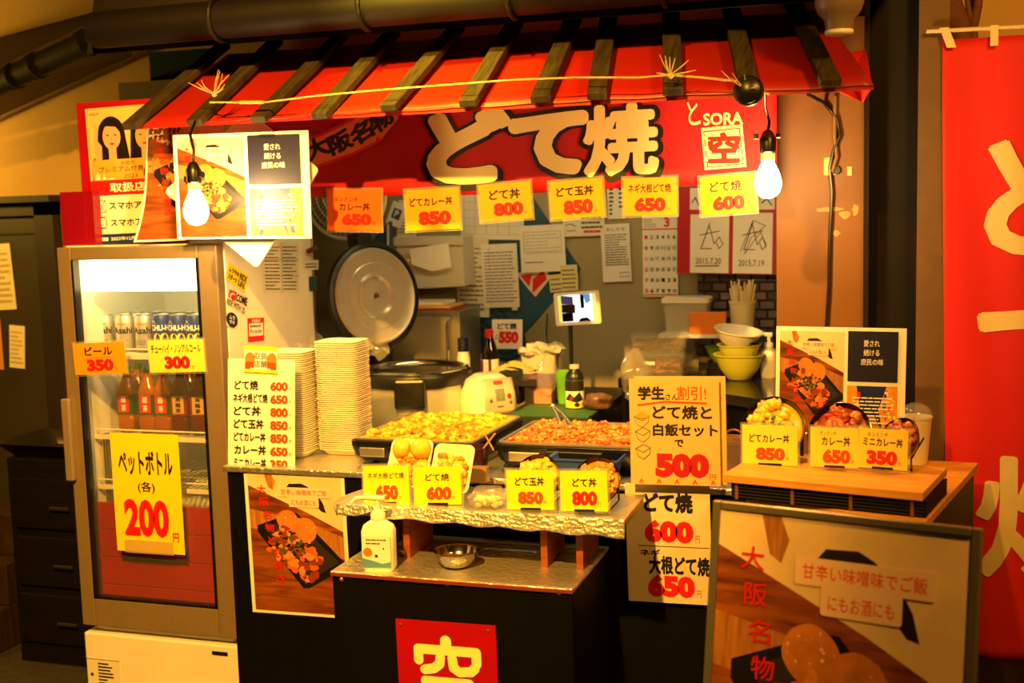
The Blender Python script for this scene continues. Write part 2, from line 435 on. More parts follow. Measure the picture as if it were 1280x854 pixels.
def corrug():
    m = bpy.data.materials.new('roof_corrugated'); m.use_nodes = True; nt = m.node_tree; b = nt.nodes['Principled BSDF']
    tc = nt.nodes.new('ShaderNodeTexCoord'); wv = nt.nodes.new('ShaderNodeTexWave'); wv.inputs['Scale'].default_value = 14
    rp = nt.nodes.new('ShaderNodeValToRGB'); rp.color_ramp.elements[0].color = (*lin((30, 21, 12)), 1); rp.color_ramp.elements[1].color = (*lin((72, 52, 30)), 1)
    nt.links.new(tc.outputs['Object'], wv.inputs['Vector']); nt.links.new(wv.outputs['Fac'], rp.inputs['Fac']); nt.links.new(rp.outputs['Color'], b.inputs['Base Color'])
    return m
p = [at(-60, 115, Y=3.5), at(150, 22, Y=3.32), at(185, -6, Y=3.9), at(-60, 60, Y=3.9)]
q = [at(-60, 170, Y=3.8), at(165, 68, Y=3.8)]
mb = MB(); mb.quad(p[0], p[1], p[2], p[3]); mb.quad(p[0], p[1], q[1], q[0])
struct(mb.build('roof_lean', corrug(), solid=.012))

# ------------------------------------------------------------------ printed pictures
def food_pic(x0, y0, x1, y1, seed=3, kanji=True, n=1.0):
    rg = random.Random(seed); sx, sy = x1-x0, y1-y0
    f = lambda u, v: (x0+sx*u, y1-sy*v)
    pl = lambda pts, m_: P([f(u, v) for u, v in pts], m_, 'picture')
    def el(u, v, ru, rv, m_, jit=.25, n_=14):
        cx, cy = f(u, v); random.seed(rg.random()); return C(cx, cy, ru*sx, rv*sy, m_, n_, jit, 'picture')
    its = [pl([(0, 0), (1, 0), (1, 1), (0, 1)], print_wood),
           pl([(0, 0), (1, 0), (1, .40), (.62, .27), (0, .09)], print_cloth),
           pl([(.42, .095), (.45, .07), (.58, .066), (.64, .085), (.74, .135), (.80, .2), (.83, .27), (.78, .262), (.7, .2), (.6, .14), (.5, .11)], print_dark),
           pl([(.18, 0), (.26, 0), (.3, .06), (.27, .12), (.22, .1)], print_wood2),
           pl([(.0, .26), (.62, .34), (1, .44), (1, .60), (.5, .46), (0, .40)], print_wood2),
           pl([(.08, .38), (.46, .28), (.52, .28), (1.0, .62), (1.0, .66), (.6, .82), (.54, .82), (.08, .43)], print_tray),
           pl([(.16, .39), (.46, .31), (.94, .62), (.58, .77), (.54, .77)], print_tray2)]
    its += [el(.41, .335, .115, .075, print_egg, .12, 24), el(.585, .40, .135, .09, print_egg, .12, 24)]
    for eu, ev, ru, rv in ((.41, .335, .10, .062), (.585, .40, .115, .075)):
        for i in range(int(14*n)):
            a, q = rg.random()*2*PI, math.sqrt(rg.random()); its.append(el(eu+ru*q*math.cos(a), ev+rv*q*math.sin(a), rg.uniform(.003, .009), rg.uniform(.002, .006), rg.choice((print_meat[1], print_meat[1], print_cloth)), .4, 6))
    for i in range(int(70*n)):
        t_ = rg.random(); a = rg.uniform(-1, 1)
        u = .26+.46*t_+a*.11*(1-.3*t_); v = .46+.24*t_-a*.09
        its.append(el(u, v, rg.uniform(.025, .065), rg.uniform(.016, .038), rg.choice(print_meat), .6, 9))
    for i in range(int(64*n)):
        u = rg.gauss(.43, .09); v = rg.gauss(.52, .045)
        its.append(el(u, v, rg.uniform(.012, .03), rg.uniform(.006, .016), rg.choice((print_green, print_green, print_meat[1], print_dark)), .5, 6))
    cx = f(.36, .155); cy = f(.8, .095)
    lab = mat('print_caption', (244, 204, 176), .5)
    a = f(.33, .165); b = f(.88, .095); c_ = f(.44, .235); d = f(.76, .155)
    its += [RR(a[0], a[1], b[0], b[1], lab, .012, .01, 'picture'), RR(c_[0], c_[1], d[0], d[1], lab, .012, .01, 'picture')]
    a = f(.36, .15); b = f(.85, .11); c_ = f(.47, .222); d = f(.73, .182)
    its += [T('甘辛い味噌味でご飯', a[0], a[1], b[0], b[1], inko, .012, 'lettering'), T('にもお酒にも', c_[0], c_[1], d[0], d[1], inko, .012, 'lettering')]
    if kanji:
        for i, ch in enumerate('大阪名物どて焼き'):
            a = f(.10+.022*i, .145+.092*i); b = f(.20+.022*i, .085+.092*i)
            its.append(T(ch, a[0], a[1], b[0], b[1], inkr, .01, 'lettering'))
    return its
def combo_items(w_, h_):
    def f(x0, y0, x1, y1, m_): return B(x0, y0, x1, y1, m_, 'picture')
    its = [food_pic(.03, .02, .53, .96, 5)]
    its += [f(.56, .51, .94, .97, navy)]
    its += [T('愛され', .68, .83, .80, .89, paper2, .012), T('続ける', .68, .745, .80, .805, paper2, .012), T('庶民の味', .66, .66, .83, .72, paper2, .012)]
    st = [f(.56, .03, .94, .47, print_night)]
    st += [P([(.56, .47), (.63, .47), (.66, .25), (.62, .03), (.56, .03)], print_amber, 'picture'), P([(.94, .47), (.86, .47), (.80, .25), (.84, .03), (.94, .03)], print_amber, 'picture')]
    rg = random.Random(4)
    for i in range(26):
        x = rg.choice((rg.uniform(.565, .65), rg.uniform(.83, .92))); y = rg.uniform(.04, .44)
        st.append(f(x, y, x+rg.uniform(.01, .03), y+rg.uniform(.01, .05), rg.choice((paper2, inkr, yel, print_night, blue))))
    st.append(P([(.64, .03), (.84, .03), (.77, .2), (.71, .2)], mat('print_pavement', (150, 110, 60), .4), 'picture'))
    st += TEXTLINES(.60, .12, .91, .38, 8, paper, .35, 4, 6, 'picture')
    its += st
    return its
print_night = mat('print_night_blue', (30, 40, 96), .4, var=.2, vscale=20)
print_amber = mat('print_amber', (226, 150, 50), .4, var=.3, vscale=40)

# ------------------------------------------------------------------ gutter and downpipe
gut = thing('rain_gutter', 'brown half round gutter running along the eave above the awning', 'gutter')
mgut = mat('gutter_brown', (17, 12, 8), .6, var=.2, vscale=12, spec=.3)
pts = [at(120, 42, Y=3.22), at(600, 20, Y=3.22), at(1040, -2, Y=3.22)]
gz = pts[0].z; pts = [Vector((v.x, 3.22, gz+.01)) for v in pts]
MB().tube(pts, .056, 14).build('trough', mgut, gut, smooth=40)
for px in (270, 455, 640, 830): 
    v = at(px, 25, Y=3.2); mb = MB(); mb.tube([(v.x, 3.22+.063*math.cos(k*PI/8), gz+.01+.063*math.sin(k*PI/8)) for k in range(16)], .007, 6, closed=True); mb.build('bracket', mgut, gut)
g2 = thing('rain_gutter', 'sloping brown gutter of the lower roof with taped joints, upper left', 'gutter')
a, b = at(138, 40, Y=3.3), at(-40, 122, Y=3.44)
MB().tube([a, b], .04, 12).build('trough', mgut, g2, smooth=40)
mb = MB(); d = (b-a).normalized(); u = d.orthogonal().normalized(); v = d.cross(u)
for t_ in (.08, .16, .5, .66):
    c_ = a.lerp(b, t_); mb = MB(); mb.tube([c_-d*.01, c_+d*.01], .046, 12); mb.build('joint_collar', mgut, g2, smooth=40)
c_ = at(1049, 22, Y=3.1)
dp = thing('downpipe_outlet', 'grey round rainwater outlet hanging at the awning corner', 'pipe', c_)
MB().lathe([(.03, -.035), (.034, -.02), (.036, -.005), (.05, .01), (.058, .03), (.06, .14), (.04, .15), (.001, .15)], 28).build('hopper', mat('pipe_taupe', (120, 104, 84), .4), dp, smooth=40)
MB().lathe([(.001, -.042), (.03, -.042), (.034, -.038), (.034, -.03), (.001, -.03)], 28).build('end_ring', whitep, dp, smooth=40)

# ------------------------------------------------------------------ awning
AY, AZ, BYa = 3.1, 1.866, 3.56
aL, aR = at(160, 155, Y=AY), at(1092, 110, Y=AY)
bL, bR = at(285, 62, Y=BYa), at(1025, 20, Y=BYa)
bz = (bL.z+bR.z)/2
aw = thing('shop_awning', 'red vinyl awning with dark wooden battens over the serving hatch', 'awning')
def aw_pt(u, v, off=0):
    lo = Vector((aL.x+(aR.x-aL.x)*u, AY, AZ)); hi = Vector((bL.x+(bR.x-bL.x)*u, BYa, bz))
    p_ = lo.lerp(hi, v); p_.z += off
    return p_
MB().grid(lambda u, v: aw_pt(u, v, -.004*math.sin(PI*((u*10.2) % 1))*(1-.4*v)), 82, 8).build('canvas', redv, aw, smooth=180, solid=.004)
MB().grid(lambda u, v: aw_pt(u, 0, -.012*v)+Vector((0, .004, 0)), 40, 1).build('front_hem', redv, aw, solid=.003)
bat = [((168, 155), (282, 62)), ((248, 148), (347, 63)), ((328, 142), (428, 52)), ((404, 143), (493, 50)), ((490, 136), (573, 44)), ((588, 132), (645, 43)),
       ((677, 123), (718, 38)), ((747, 138), (762, 36)), ((841, 132), (839, 30)), ((935, 108), (913, 27)), ((1036, 120), (990, 23))]
for lo, hi in bat:
    a = at(*lo, Y=AY-.014); b = at(*hi, Y=BYa-.014)
    a.z = min(a.z, AZ+.01); b.z = bz+.016
    a.z = AZ+.004-.012*(1 if lo[1] > 138 else 0)
    d = (b-a).normalized(); x = Vector((0, 0, 1)).cross(d).normalized(); up = d.cross(x)
    if up.z < 0: x, up = -x, -up
    mb = MB(); L = (b-a).length
    M = Matrix((x, d, up)).transposed().to_4x4(); M.translation = a
    mb.box(-.025, .025, -.02, L, .002, .024, M=M)
    mb.build('batten', woodd, aw, bevel=.003)
mb = MB()   # torn red sheet end hanging at the right
q = [at(1050, 70, Y=3.5), at(1082, 62, Y=3.5), at(1090, 108, Y=3.2), at(1078, 128, Y=3.25), at(1045, 112, Y=3.3), at(1060, 100, Y=3.4)]
mb.add(q, [(0, 1, 5), (1, 2, 5), (2, 3, 5), (3, 4, 5)])
mb.build('torn_end', mat('film_red', (214, 40, 30), .2, bump=.8, vscale=40), aw, solid=.003)
# green board glimpsed behind the awning's left end
a, b = at(188, 100, Y=3.7), at(262, 60, Y=3.7)
o = MB().box(a.x, b.x, 3.7, 3.72, a.z-.06, b.z).build('board', mat('paint_green', (8, 62, 22), .6, spec=.2)); tag(o, 'green painted board behind the left end of the awning', 'board')

# straw rope strung along the awning
pp = [(262, 128), (300, 128), (330, 128), (395, 120), (470, 113), (560, 106), (640, 100), (720, 97), (800, 97), (838, 94), (880, 97), (925, 102), (962, 118)]
mb = MB(); pts = [at(x, y, Y=3.05) for x, y in pp]
mb.tube(pts, .0026, 6)
mb.tube(pts[1:3], .005, 6)
rp = thing('straw_rope', 'thin straw coloured rope tied along the front of the awning', 'rope')
mb.build('cord', rope_m, rp)
for (cx, cy, n_) in ((268, 118, 10), (838, 94, 8), (932, 112, 6)):
    mb = MB(); c_ = at(cx, cy, Y=3.03); rg = random.Random(cx)
    for i in range(n_):
        a = rg.uniform(.1, 3.0); L = rg.uniform(.03, .075)
        mb.tube([c_, c_+Vector((math.cos(a)*L*.6, rg.uniform(-.02, .0), math.sin(a)*L*.5)), c_+Vector((math.cos(a)*L, rg.uniform(-.03, .0), math.sin(a)*L))], [.002, .0018, .0008], 5)
    mb.blob(c_, .009, sub=1)
    mb.build('frayed_knot', rope_m, rp)
# cable tie coils on the battens
for cx, cy in ((255, 135), (838, 98)):
    pass
c_ = at(936, 114, Y=3.04)
o = thing('cable_rosette', 'round black cable coil tied at the awning edge beside the right bulb', 'cable coil', c_)
MB().lathe([(.001, -.02), (.022, -.02), (.032, -.012), (.034, 0), (.03, .014), (.018, .022), (.001, .024)], 24, M=Rx(90)).build('coil_body', blackp, o, smooth=40)
MB().tube([(.033*math.cos(a*PI/10), -.004, .033*math.sin(a*PI/10)) for a in range(20)], .005, 6, closed=True).build('wrapped_cable', blackp, o, smooth=60)

# ------------------------------------------------------------------ banner
NY = 3.42
n0, n1 = at(330, 262, Y=NY), at(971, 232, Y=NY)
NZ0, NZ1 = 1.636, 2.02
nw, nh = n1.x-n0.x, NZ1-NZ0
ban = thing('shop_banner', 'red cloth banner with big cream lettering under the awning', 'banner', (n0.x, NY, NZ0))
def bw(x, y, z=0):
    return (x, -z+.006*math.sin(x*9)*(1.2-y/nh*.8)+.003*math.sin(x*23+y*4), y+.004*math.sin(x*6.0)*(1-y/nh))
MB().grid(lambda u, v: bw(u*nw, v*nh), 90, 12).build('cloth', redc, ban, smooth=180, solid=.002)
def bp(px, py):   # photo pixel -> banner 0..1
    q_ = at(px, py, Y=NY); return ((q_.x-n0.x)/nw, (q_.z-NZ0)/nh)
def BT(s, px0, py0, px1, py1, m_, bold=.02, rot=0, k='lettering'):
    a, b = bp(px0, py1), bp(px1, py0); return T(s, a[0], a[1], b[0], b[1], m_, bold, k, rot, asp=nw/nh)
its = []
rib = [(352, 185), (400, 172), (440, 152), (462, 138), (492, 130), (500, 148), (478, 174), (440, 192), (400, 206), (352, 212)]
its.append(P([bp(*q_) for q_ in [(352, 180), (400, 168), (440, 148), (466, 132), (494, 122), (500, 148), (478, 178), (440, 196), (400, 210), (352, 216)]], inkr))
its.append(P([bp(*q_) for q_ in rib], pinkp))
for ch, (x, y), r_ in (('大', (396, 186), 20), ('阪', (425, 178), 22), ('名', (452, 166), 28), ('物', (478, 150), 34)):
    its.append(BT(ch, x-15, y-14, x+15, y+14, ink, .045, r_))
for (s, x0, y0, x1, y1) in (('ど', 533, 128, 640, 234), ('て', 634, 134, 738, 224), ('焼', 728, 124, 826, 226)):
    its.append(BT(s, x0-3, y0-3, x1+5, y1+5, ink, 0.105 if s != '焼' else .08))
for (s, x0, y0, x1, y1) in (('ど', 533, 128, 640, 234), ('て', 634, 134, 738, 224), ('焼', 728, 124, 826, 226)):
    its.append(BT(s, x0+2, y0+3, x1-2, y1-3, cream, 0.066 if s != '焼' else .04))
its.append(BT('SORA', 879, 140, 929, 158, cream, .03))
its.append(BT('と', 860, 126, 874, 158, cream, .01, 8))
def brect(x0, y0, x1, y1, m_): return P([bp(x0-2, y0+5), bp(x1-2, y0), bp(x1+3, y1-5), bp(x0+3, y1)], m_)
its += [brect(878, 156, 930, 214, cream), brect(881, 160, 927, 211, inkr), brect(882.5, 161.5, 925.5, 209.5, cream)]
its.append(BT('空', 885, 165, 925, 206, inkr, .045))
decal(its, nw, nh, ban, sub=.03, fn=lambda x, y, z: bw(x, y, z+.003), names={'lettering': 'cream and black brush lettering', 'print': 'salmon ribbon and cream seal'})

# price cards clipped along the banner's lower edge
def yen(x, y, m_): return T('円', x, y, x+.05, y+.09, m_, 0)
def price(lines, num, m_num=inkr, box=(.3, .08, .86, .46), bold=.07):
    its = []
    for s, x0, y0, x1, y1, bo in lines: its.append(T(s, x0, y0, x1, y1, ink, bo))
    its.append(T(num, *box, m_num, bold, 'price'))
    its.append(yen(min(box[2]+.02, .93), box[1], m_num))
    return its
clip = clear('sleeve_film', (240, 240, 230), .12, .12, .06)
def hang(label, tl, tr, bl, paper_, its):
    card('price_card', label, 'price card', tl, tr, bl, NY-.014, its, paper_, group='price cards hung along the banner', sleeve=clip)
hang('orange 650 card for tanminchi curry bowl, leftmost hung under the banner', (410, 237), (477, 237), (410, 288), ora,
     price([('タンミンチ', .12, .70, .58, .82, .02), ('カレー丼', .22, .48, .80, .68, .03)], '650', inkr, (.27, .13, .82, .42)))
hang('yellow 850 card for dote curry bowl, between the 650 and 800 cards', (505, 238), (573, 234), (508, 289), yel_o,
     price([('どてカレー丼', .09, .58, .88, .80, .03)], '850', inkr, (.24, .12, .84, .46)))
hang('yellow 800 card for dote bowl, hung under the big banner lettering', (597, 232), (662, 226), (601, 278), yel_o,
     price([('どて丼', .20, .56, .80, .84, .035)], '800', inkr, (.27, .12, .84, .48)))
hang('amber 850 card for dote egg bowl, hung above the small whiteboard', (685, 228), (752, 222), (689, 275), yel_o,
     price([('どて玉丼', .13, .58, .83, .84, .035)], '850', inkr, (.25, .10, .80, .48)))
hang('amber 650 card for green onion and radish dote, above the calendar', (779, 223), (846, 221), (779, 270), yel_o,
     price([('ネギ大根どて焼', .10, .60, .90, .84, .02)], '650', inkr, (.22, .10, .80, .48)))
hang('yellow 600 card for dote yaki beside the right hand bulb', (873, 222), (942, 216), (877, 270), yel_o,
     price([('どて焼', .18, .58, .76, .86, .025)], '600', inkr, (.22, .10, .80, .48)))

# ------------------------------------------------------------------ bulbs
def bulb(name, label, top, neck, cen, emit, ecol, knob=False):
    t = thing(name, label, 'light bulb', cen)
    r = .034
    prof = [(.001, -.042), (.012, -.040), (.022, -.034), (.030, -.024), (.034, -.010), (.034, .004), (.030, .020), (.023, .036), (.0165, .050), (.014, .058)]
    MB().lathe(prof, 32).build('glass_bulb', mat(name+'_glow', (255, 250, 235), .3, emit=emit, ecol=ecol), t, smooth=60)
    MB().lathe([(.014, .056), (.018, .058), (.0185, .074), (.015, .076)], 24).build('screw_base', mat('plastic_cream', (226, 214, 180), .4), t, smooth=40)
    mb = MB().lathe([(.017, .074), (.021, .078), (.022, .11), (.019, .116), (.014, .128), (.008, .134), (.001, .136)], 24)
    if knob: mb.tube([(-.024, 0, .118), (-.036, 0, .118)], .008, 10); mb.tube([(.02, 0, .118), (.032, 0, .118)], .007, 10)
    else: mb.tube([(.018, 0, .098), (.03, -.003, .098)], .009, 10)
    mb.build('lamp_socket', blackp, t, smooth=40)
    tp = top-cen
    MB().tube([(0, 0, .13), (.004, 0, .13+.3*(tp.z-.13)), (-.004+tp.x*.5, tp.y*.4, .13+.65*(tp.z-.13)), tp], .0042, 8).build('cord', blackp, t, smooth=60)
    return t
bulb('light_bulb', 'lit bare bulb hanging in front of the poster over the fridge', at(244, 152, Y=3.06), None, at(245, 263, Y=2.94), 320, (1, .60, .2))
bulb('light_bulb', 'lit bare bulb with a switch socket at the right end of the banner', at(956, 116, Y=3.10), None, at(960, 228, Y=3.2), 44, (1, .60, .2), True)

# ------------------------------------------------------------------ drinks fridge
FX0, FX1, FY = -2.556, -1.976, 3.2
FZ0, FZ1 = .262, 1.508
fr = thing('drinks_fridge', 'white upright drinks fridge with bronze framed glass door at the booth corner', 'fridge', (FX0, FY, 0))
fw = FX1-FX0
def fl(px, py, y):  # local point of the fridge at depth y
    q_ = at(px, py, Y=FY+y); return Vector((q_.x-FX0, y, q_.z))
mb = MB()
mb.box(0, .03, .045, .62, .26, FZ1); mb.box(fw-.03, fw, .045, .62, .26, FZ1); mb.box(.03, fw-.03, .045, .62, FZ1-.04, FZ1); mb.box(.03, fw-.03, .59, .62, .26, FZ1-.04); mb.box(.03, fw-.03, .045, .59, .26, .30)
mb.build('cabinet_body', white, fr, bevel=.004)
mb = MB(); zb = FZ0
st = .052
mb.box(0, st, 0, .04, zb, FZ1-.004); mb.box(fw-.066, fw, 0, .04, zb, FZ1-.004); mb.box(st, fw-.066, 0, .04, FZ1-.044, FZ1-.004); mb.box(st, fw-.066, 0, .04, zb, zb+.095)
door = mb.build('door', bronze, fr, bevel=.004)
MB().box(st-.004, fw-.062, .016, .022, zb+.09, FZ1-.04).build('glass_pane', glass, door)
mb = MB()
for x0, x1, z0, z1 in ((st, st+.008, zb+.095, FZ1-.044), (fw-.074, fw-.066, zb+.095, FZ1-.044), (st, fw-.066, zb+.095, zb+.102)): mb.box(x0, x1, -.001, .03, z0, z1)
mb.build('gasket', blackp, door)
h0, h1 = fl(80, 498, 0), fl(90, 600, 0)
MB().box(-.012, .018, -.018, .0, h1.z, h0.z).build('handle', mat('alloy_dull', (170, 150, 122), .4, .5), door, bevel=.004)
# plinth panel
mb = MB(); mb.box(.002, fw+.008, .0, .6, .0, .238); mb.box(.03, fw-.03, .03, .6, .238, .262)
pl = mb.build('base_panel', white, fr, bevel=.006)
a, b = fl(108, 822, 0), fl(158, 870, 0)
mb = MB(); mb.box(a.x, a.x+.13, -.0015, 0, .06, a.z); mb.build('rating_label', paper2, pl)
d = MB(); rg = random.Random(3)
for i in range(9):
    d.box(a.x+.045, a.x+.045+rg.uniform(.03, .075), -.0022, -.0015, a.z-.018-i*.011, a.z-.013-i*.011)
d.box(a.x, a.x+.002, -.0022, -.0015, .06, a.z); d.box(a.x, a.x+.13, -.0022, -.0015, a.z-.002, a.z)
d.prism([(a.x+.02+.006*math.cos(k*PI/8), a.z-.055+.006*math.sin(k*PI/8)) for k in range(16)], 0, .0022, M=Rx(90))
d.build('rating_print', ink, pl)
a = fl(275, 817, 0); MB().box(a.x-.028, a.x+.028, -.002, 0, a.z-.006, a.z+.006).build('name_plate', blackp, pl)
# lit header inside, inner walls
zt = fl(150, 364, .07).z
MB().box(.04, fw-.055, .055, .14, zt, FZ1-.05).build('light_box', mat('light_diffuser', (255, 250, 225), .4, emit=5, ecol=(1, .82, .36)), fr, bevel=.01)
mb = MB(); mb.box(.034, fw-.034, .52, .588, .31, FZ1-.05); mb.box(.0305, .036, .06, .52, .31, FZ1-.05); mb.box(fw-.036, fw-.0305, .06, .52, .31, FZ1-.05)
mb.build('inner_liner', mat('liner_white', (226, 226, 214), .4), fr)
def ledge(py, y):  return at(200, py, Y=FY+y).z
S1 = at(150, 438, Y=FY+.20).z; S2 = at(190, 539, Y=FY+.17).z; S3 = at(200, 612, Y=FY+.06).z
wire = mat('wire_white', (220, 216, 196), .4)
for zz in (S1, S2, S3):
    mb = MB()
    for k in range(26): x = .04+(fw-.08)*k/25; mb.tube([(x, .08, zz-.004), (x, .5, zz-.004)], .0022, 5)
    for y in (.08, .22, .36, .5): mb.tube([(.038, y, zz-.008), (fw-.038, y, zz-.008)], .003, 6)
    mb.box(.04, fw-.04, .074, .078, zz-.012, zz+.003)
    mb.tube([(.045, .076, zz), (.045, .076, zz+.02), (fw-.045, .076, zz+.02), (fw-.045, .076, zz)], .003, 6)
    mb.build('wire_shelf', wire, fr)
mb = MB()
for x in (.05, .06, .07): mb.box(x-.0015, x+.0015, .1, .13, .62, S2)
mb.build('shelf_rail', steel, fr)
# red boarded lower front behind the glass
zr = at(180, 630, Y=FY+.05).z
mb = MB(); n_ = 4
for k in range(n_): mb.box(.045, fw-.045, .05, .062, .30+(zr-.30)*k/n_, .30+(zr-.30)*(k+1)/n_-.003)
mb  .build('red_board', mat('paint_red_deep', (150, 6, 16), .45, var=.12, vscale=8), fr, bevel=.002)
# stickers on the side, parts of the fridge: local side frame x = depth, y = height
SM = Matrix(((0, 0, 1), (1, 0, 0), (0, 1, 0))).to_4x4()
def side(px, py):
    q_ = at(px, py, X=FX1+.001); return (q_.y-FY, q_.z)
def sticker(name, label, cor, paper_, its):
    """cor: photo corners tl, tr, br, bl on the fridge side"""
    c_ = [side(*q_) for q_ in cor]
    mb = MB(); mb.add([(fw+.0012, y, z) for y, z in c_[::-1]], [(0, 1, 2, 3)])
    o = mb.build(name, paper_, fr); o['label'] = label
    if its:
        def fn(x, y, z):
            tl, tr, br, bl = c_
            yy = (bl[0]*(1-x)+br[0]*x)*(1-y)+(tl[0]*(1-x)+tr[0]*x)*y
            zz = (bl[1]*(1-x)+br[1]*x)*(1-y)+(tl[1]*(1-x)+tr[1]*x)*y
            return (fw+.0014+z, yy, zz)
        decal(its, 1, 1, o, fn=fn)
    return o
sticker('sticker', 'yellow RIDE LIFE sticker', [(286, 327), (311, 345), (306, 366), (282, 350)], yel,
        [T('ムラサキ', .06, .52, .55, .82, ink, .03), T('スポーツ', .06, .16, .50, .46, ink, .03), T('RIDE', .60, .52, .94, .86, ink, .02), T('LIFE', .58, .14, .92, .46, ink, .02)])
sticker('sticker', 'COME RIDE WITH US sticker', [(286, 361), (310, 371), (307, 396), (282, 380)], paper2,
        [B(.04, .48, .40, .98, inkr), C(.24, .66, .14, .20, paper2), C(.28, .60, .12, .17, inkr), T('COME', .42, .50, .97, .92, ink, .03), T('RIDE WITH US', .02, .06, .90, .40, ink, .01)])
sd_ = side(290, 401)
sticker('sticker', 'round black sticker', [(283, 389), (297, 393), (296, 411), (283, 407)], white,
        [C(.5, .5, .52, .52, ink), T('ムラ', .25, .52, .75, .8, paper2, .03), T('サキ', .25, .2, .75, .48, paper2, .03)])
sticker('sticker', 'red bordered name sticker', [(309, 398), (330, 397), (330, 426), (310, 428)], inkr,
        [B(.07, .24, .93, .78, paper), T('Hello!', .28, .82, .74, .96, paper, .02), TEXTLINES(.14, .58, .8, .72, 1, ink_g, .6, 4), T('Ryosuke', .15, .30, .85, .54, ink, .005)])
sticker('timetable_sheet', 'worn printed timetable', [(326, 303), (373, 303), (373, 366), (329, 366)], paper2,
        [TEXTLINES(.06, .05, .48, .95, 13, ink_g, .3, 4, 2), TEXTLINES(.54, .05, .94, .95, 13, ink_g, .3, 4, 3), B(.5, 0, .508, 1, ink_g), B(0, .33, 1, .336, ink_g), B(0, .66, 1, .666, ink_g)])
sticker('paper_slip', 'small printed slip', [(379, 326), (398, 325), (398, 337), (380, 338)], paper2, [TEXTLINES(.1, .2, .9, .8, 2, ink_g, .4, 5, 2)])
mg = at(390, 354, X=FX1)
o = MB().box(0, .006, -.026, .026, -.027, .024).build('fridge_magnet', mat('magnet_blue', (40, 78, 96), .3, var=.5, vscale=40), bevel=.002); o.location = (FX1+.0012, mg.y, mg.z)
tag(o, 'small dark blue picture magnet on the fridge side', 'magnet')
mg = at(387, 312, X=FX1)
o = MB().loft([(.012, .05, .005, 0), (.014, .075, .005, .012), (.01, .03, .004, .024)], M=Ry(90)).build('magnet_clip', mat('clip_brown', (70, 50, 32), .3), smooth=40); o.location = (FX1+.0012, mg.y, mg.z); o.rotation_euler = (R_(12), 0, 0)
tag(o, 'brown magnetic clip near the top rear of the fridge side', 'clip')

# cans and bottles in the fridge
def wrap(r, z=0, a0=0):
    return lambda x, y, zz: ((r+zz*1.0)*math.sin(x/r+a0), -(r+zz)*math.cos(x/r+a0), y+z)
def make_can(name, label, body, its, group):
    t = thing(name, label, 'can', group=group); r = .031
    MB().lathe([(.001, .004), (.024, 0), (.027, .002), (r, .012), (r, .106), (.027, .117), (.0265, .120)], 28).build('can_body', body, t, smooth=40)
    MB().lathe([(.0268, .119), (.0272, .122), (.026, .1225), (.0235, .119), (.001, .119)], 28).build('lid', steel, t, smooth=40)
    w_ = .085
    decal([[(k, [(p_[0]-.5,)+tuple(p_[1:]) for p_ in pts], fs, m_) for k, pts, fs, m_ in flat(its)]], w_, .095, t, fn=wrap(r, .012, 0), z0=.0004)
    return t
canb = make_can('beer_can', 'silver beer can at the left end of the front row in the fridge', mat('can_silver', (214, 210, 200), .3, .7), 
                [OUTL(.12, .1, .88, .9, .008, ink_g), T('Asahi', .10, .50, .9, .74, ink, .03), T('DRAFT', .3, .80, .7, .87, inkr, .01), B(.0, 0, 1, .06, mat('can_gold', (200, 160, 70), .3, .8)), TEXTLINES(.25, .12, .75, .3, 3, ink_g, .4, 3)], 'cans on the top fridge shelf')
chu = make_can('soda_can', 'blue lemon CHU-HI can beside the beer cans in the fridge', mat('can_blue', (28, 60, 130), .3, .4),
               [T('CHU-HI', .10, .62, .9, .82, paper, .03), C(.36, .36, .16, .17, yel), C(.64, .36, .16, .17, yel), P([(.1, .85), (.22, .98), (.34, .85)], paper), B(0, .57, 1, .585, paper)], 'cans on the top fridge shelf')
first = {}
for px, src, lab in ((133, canb, 'silver beer can at the left end of the can row'), (158, canb, 'second silver beer can from the left end'), (182, canb, 'silver beer can next to the blue cans'),
                (204, chu, 'blue can next to the silver beer cans'), (225, chu, 'blue can in the middle of the blue ones'), (246, chu, 'blue can at the right end of the can row')):
    o = src if src not in first.values() and first.setdefault(src['category']+src.name[:4], src) is src and src.location.length == 0 else copy_tree(src)
    q_ = at(px, 438, Y=FY+.19); o.location = (q_.x, FY+.19, S1+.0005); o['label'] = lab+' on the top fridge shelf'
    o.rotation_euler = (0, 0, R_(20+random.uniform(-4, 4)))
for i, px in enumerate((150, 174, 197, 217, 237)):   # second row
    o = copy_tree(canb if i < 2 else chu); q_ = at(px, 452, Y=FY+.28); o.location = (q_.x, FY+.28, S1+.0005)
    o['label'] = 'silver beer can in the second row on the top fridge shelf' if i < 2 else 'blue can in the second row on the top fridge shelf'
def make_bottle(label, liquid, labm, txt, tcol, capm):
    t = thing('tea_bottle', label, 'bottle', group='tea bottles on the middle fridge shelf')
    r = .031
    MB().loft([(.05, .05, .012, 0), (.058, .058, .012, .006), (.06, .06, .012, .05), (.056, .056, .014, .054), (.06, .06, .012, .06), (.06, .06, .012, .135), (.052, .052, .02, .155), (.034, .034, .016, .178), (.026, .026, .013, .19), (.026, .026, .013, .2)], n=4).build('bottle_body', liquid, t, smooth=50)
    MB().lathe([(.001, .199), (.0145, .199), (.0145, .214), (.013, .216), (.001, .216)], 20).build('cap', capm, t, smooth=40)
    lb = MB().loft([(.0612, .0612, .012, .062), (.0612, .0612, .012, .128)], n=4, cap0=False, cap1=False).build('label_sleeve', labm[0], t)
    dd = MB().box(-.019, .019, -.0315, -.0309, .068, .126).build('label_panel', labm[1], lb)
    decal([TV(txt, .5, .46, .98, .02, tcol, .03)], .038, .058, lb, fn=lambda x, y, z: (-.019+x, -.0316-z, .068+y))
    return t
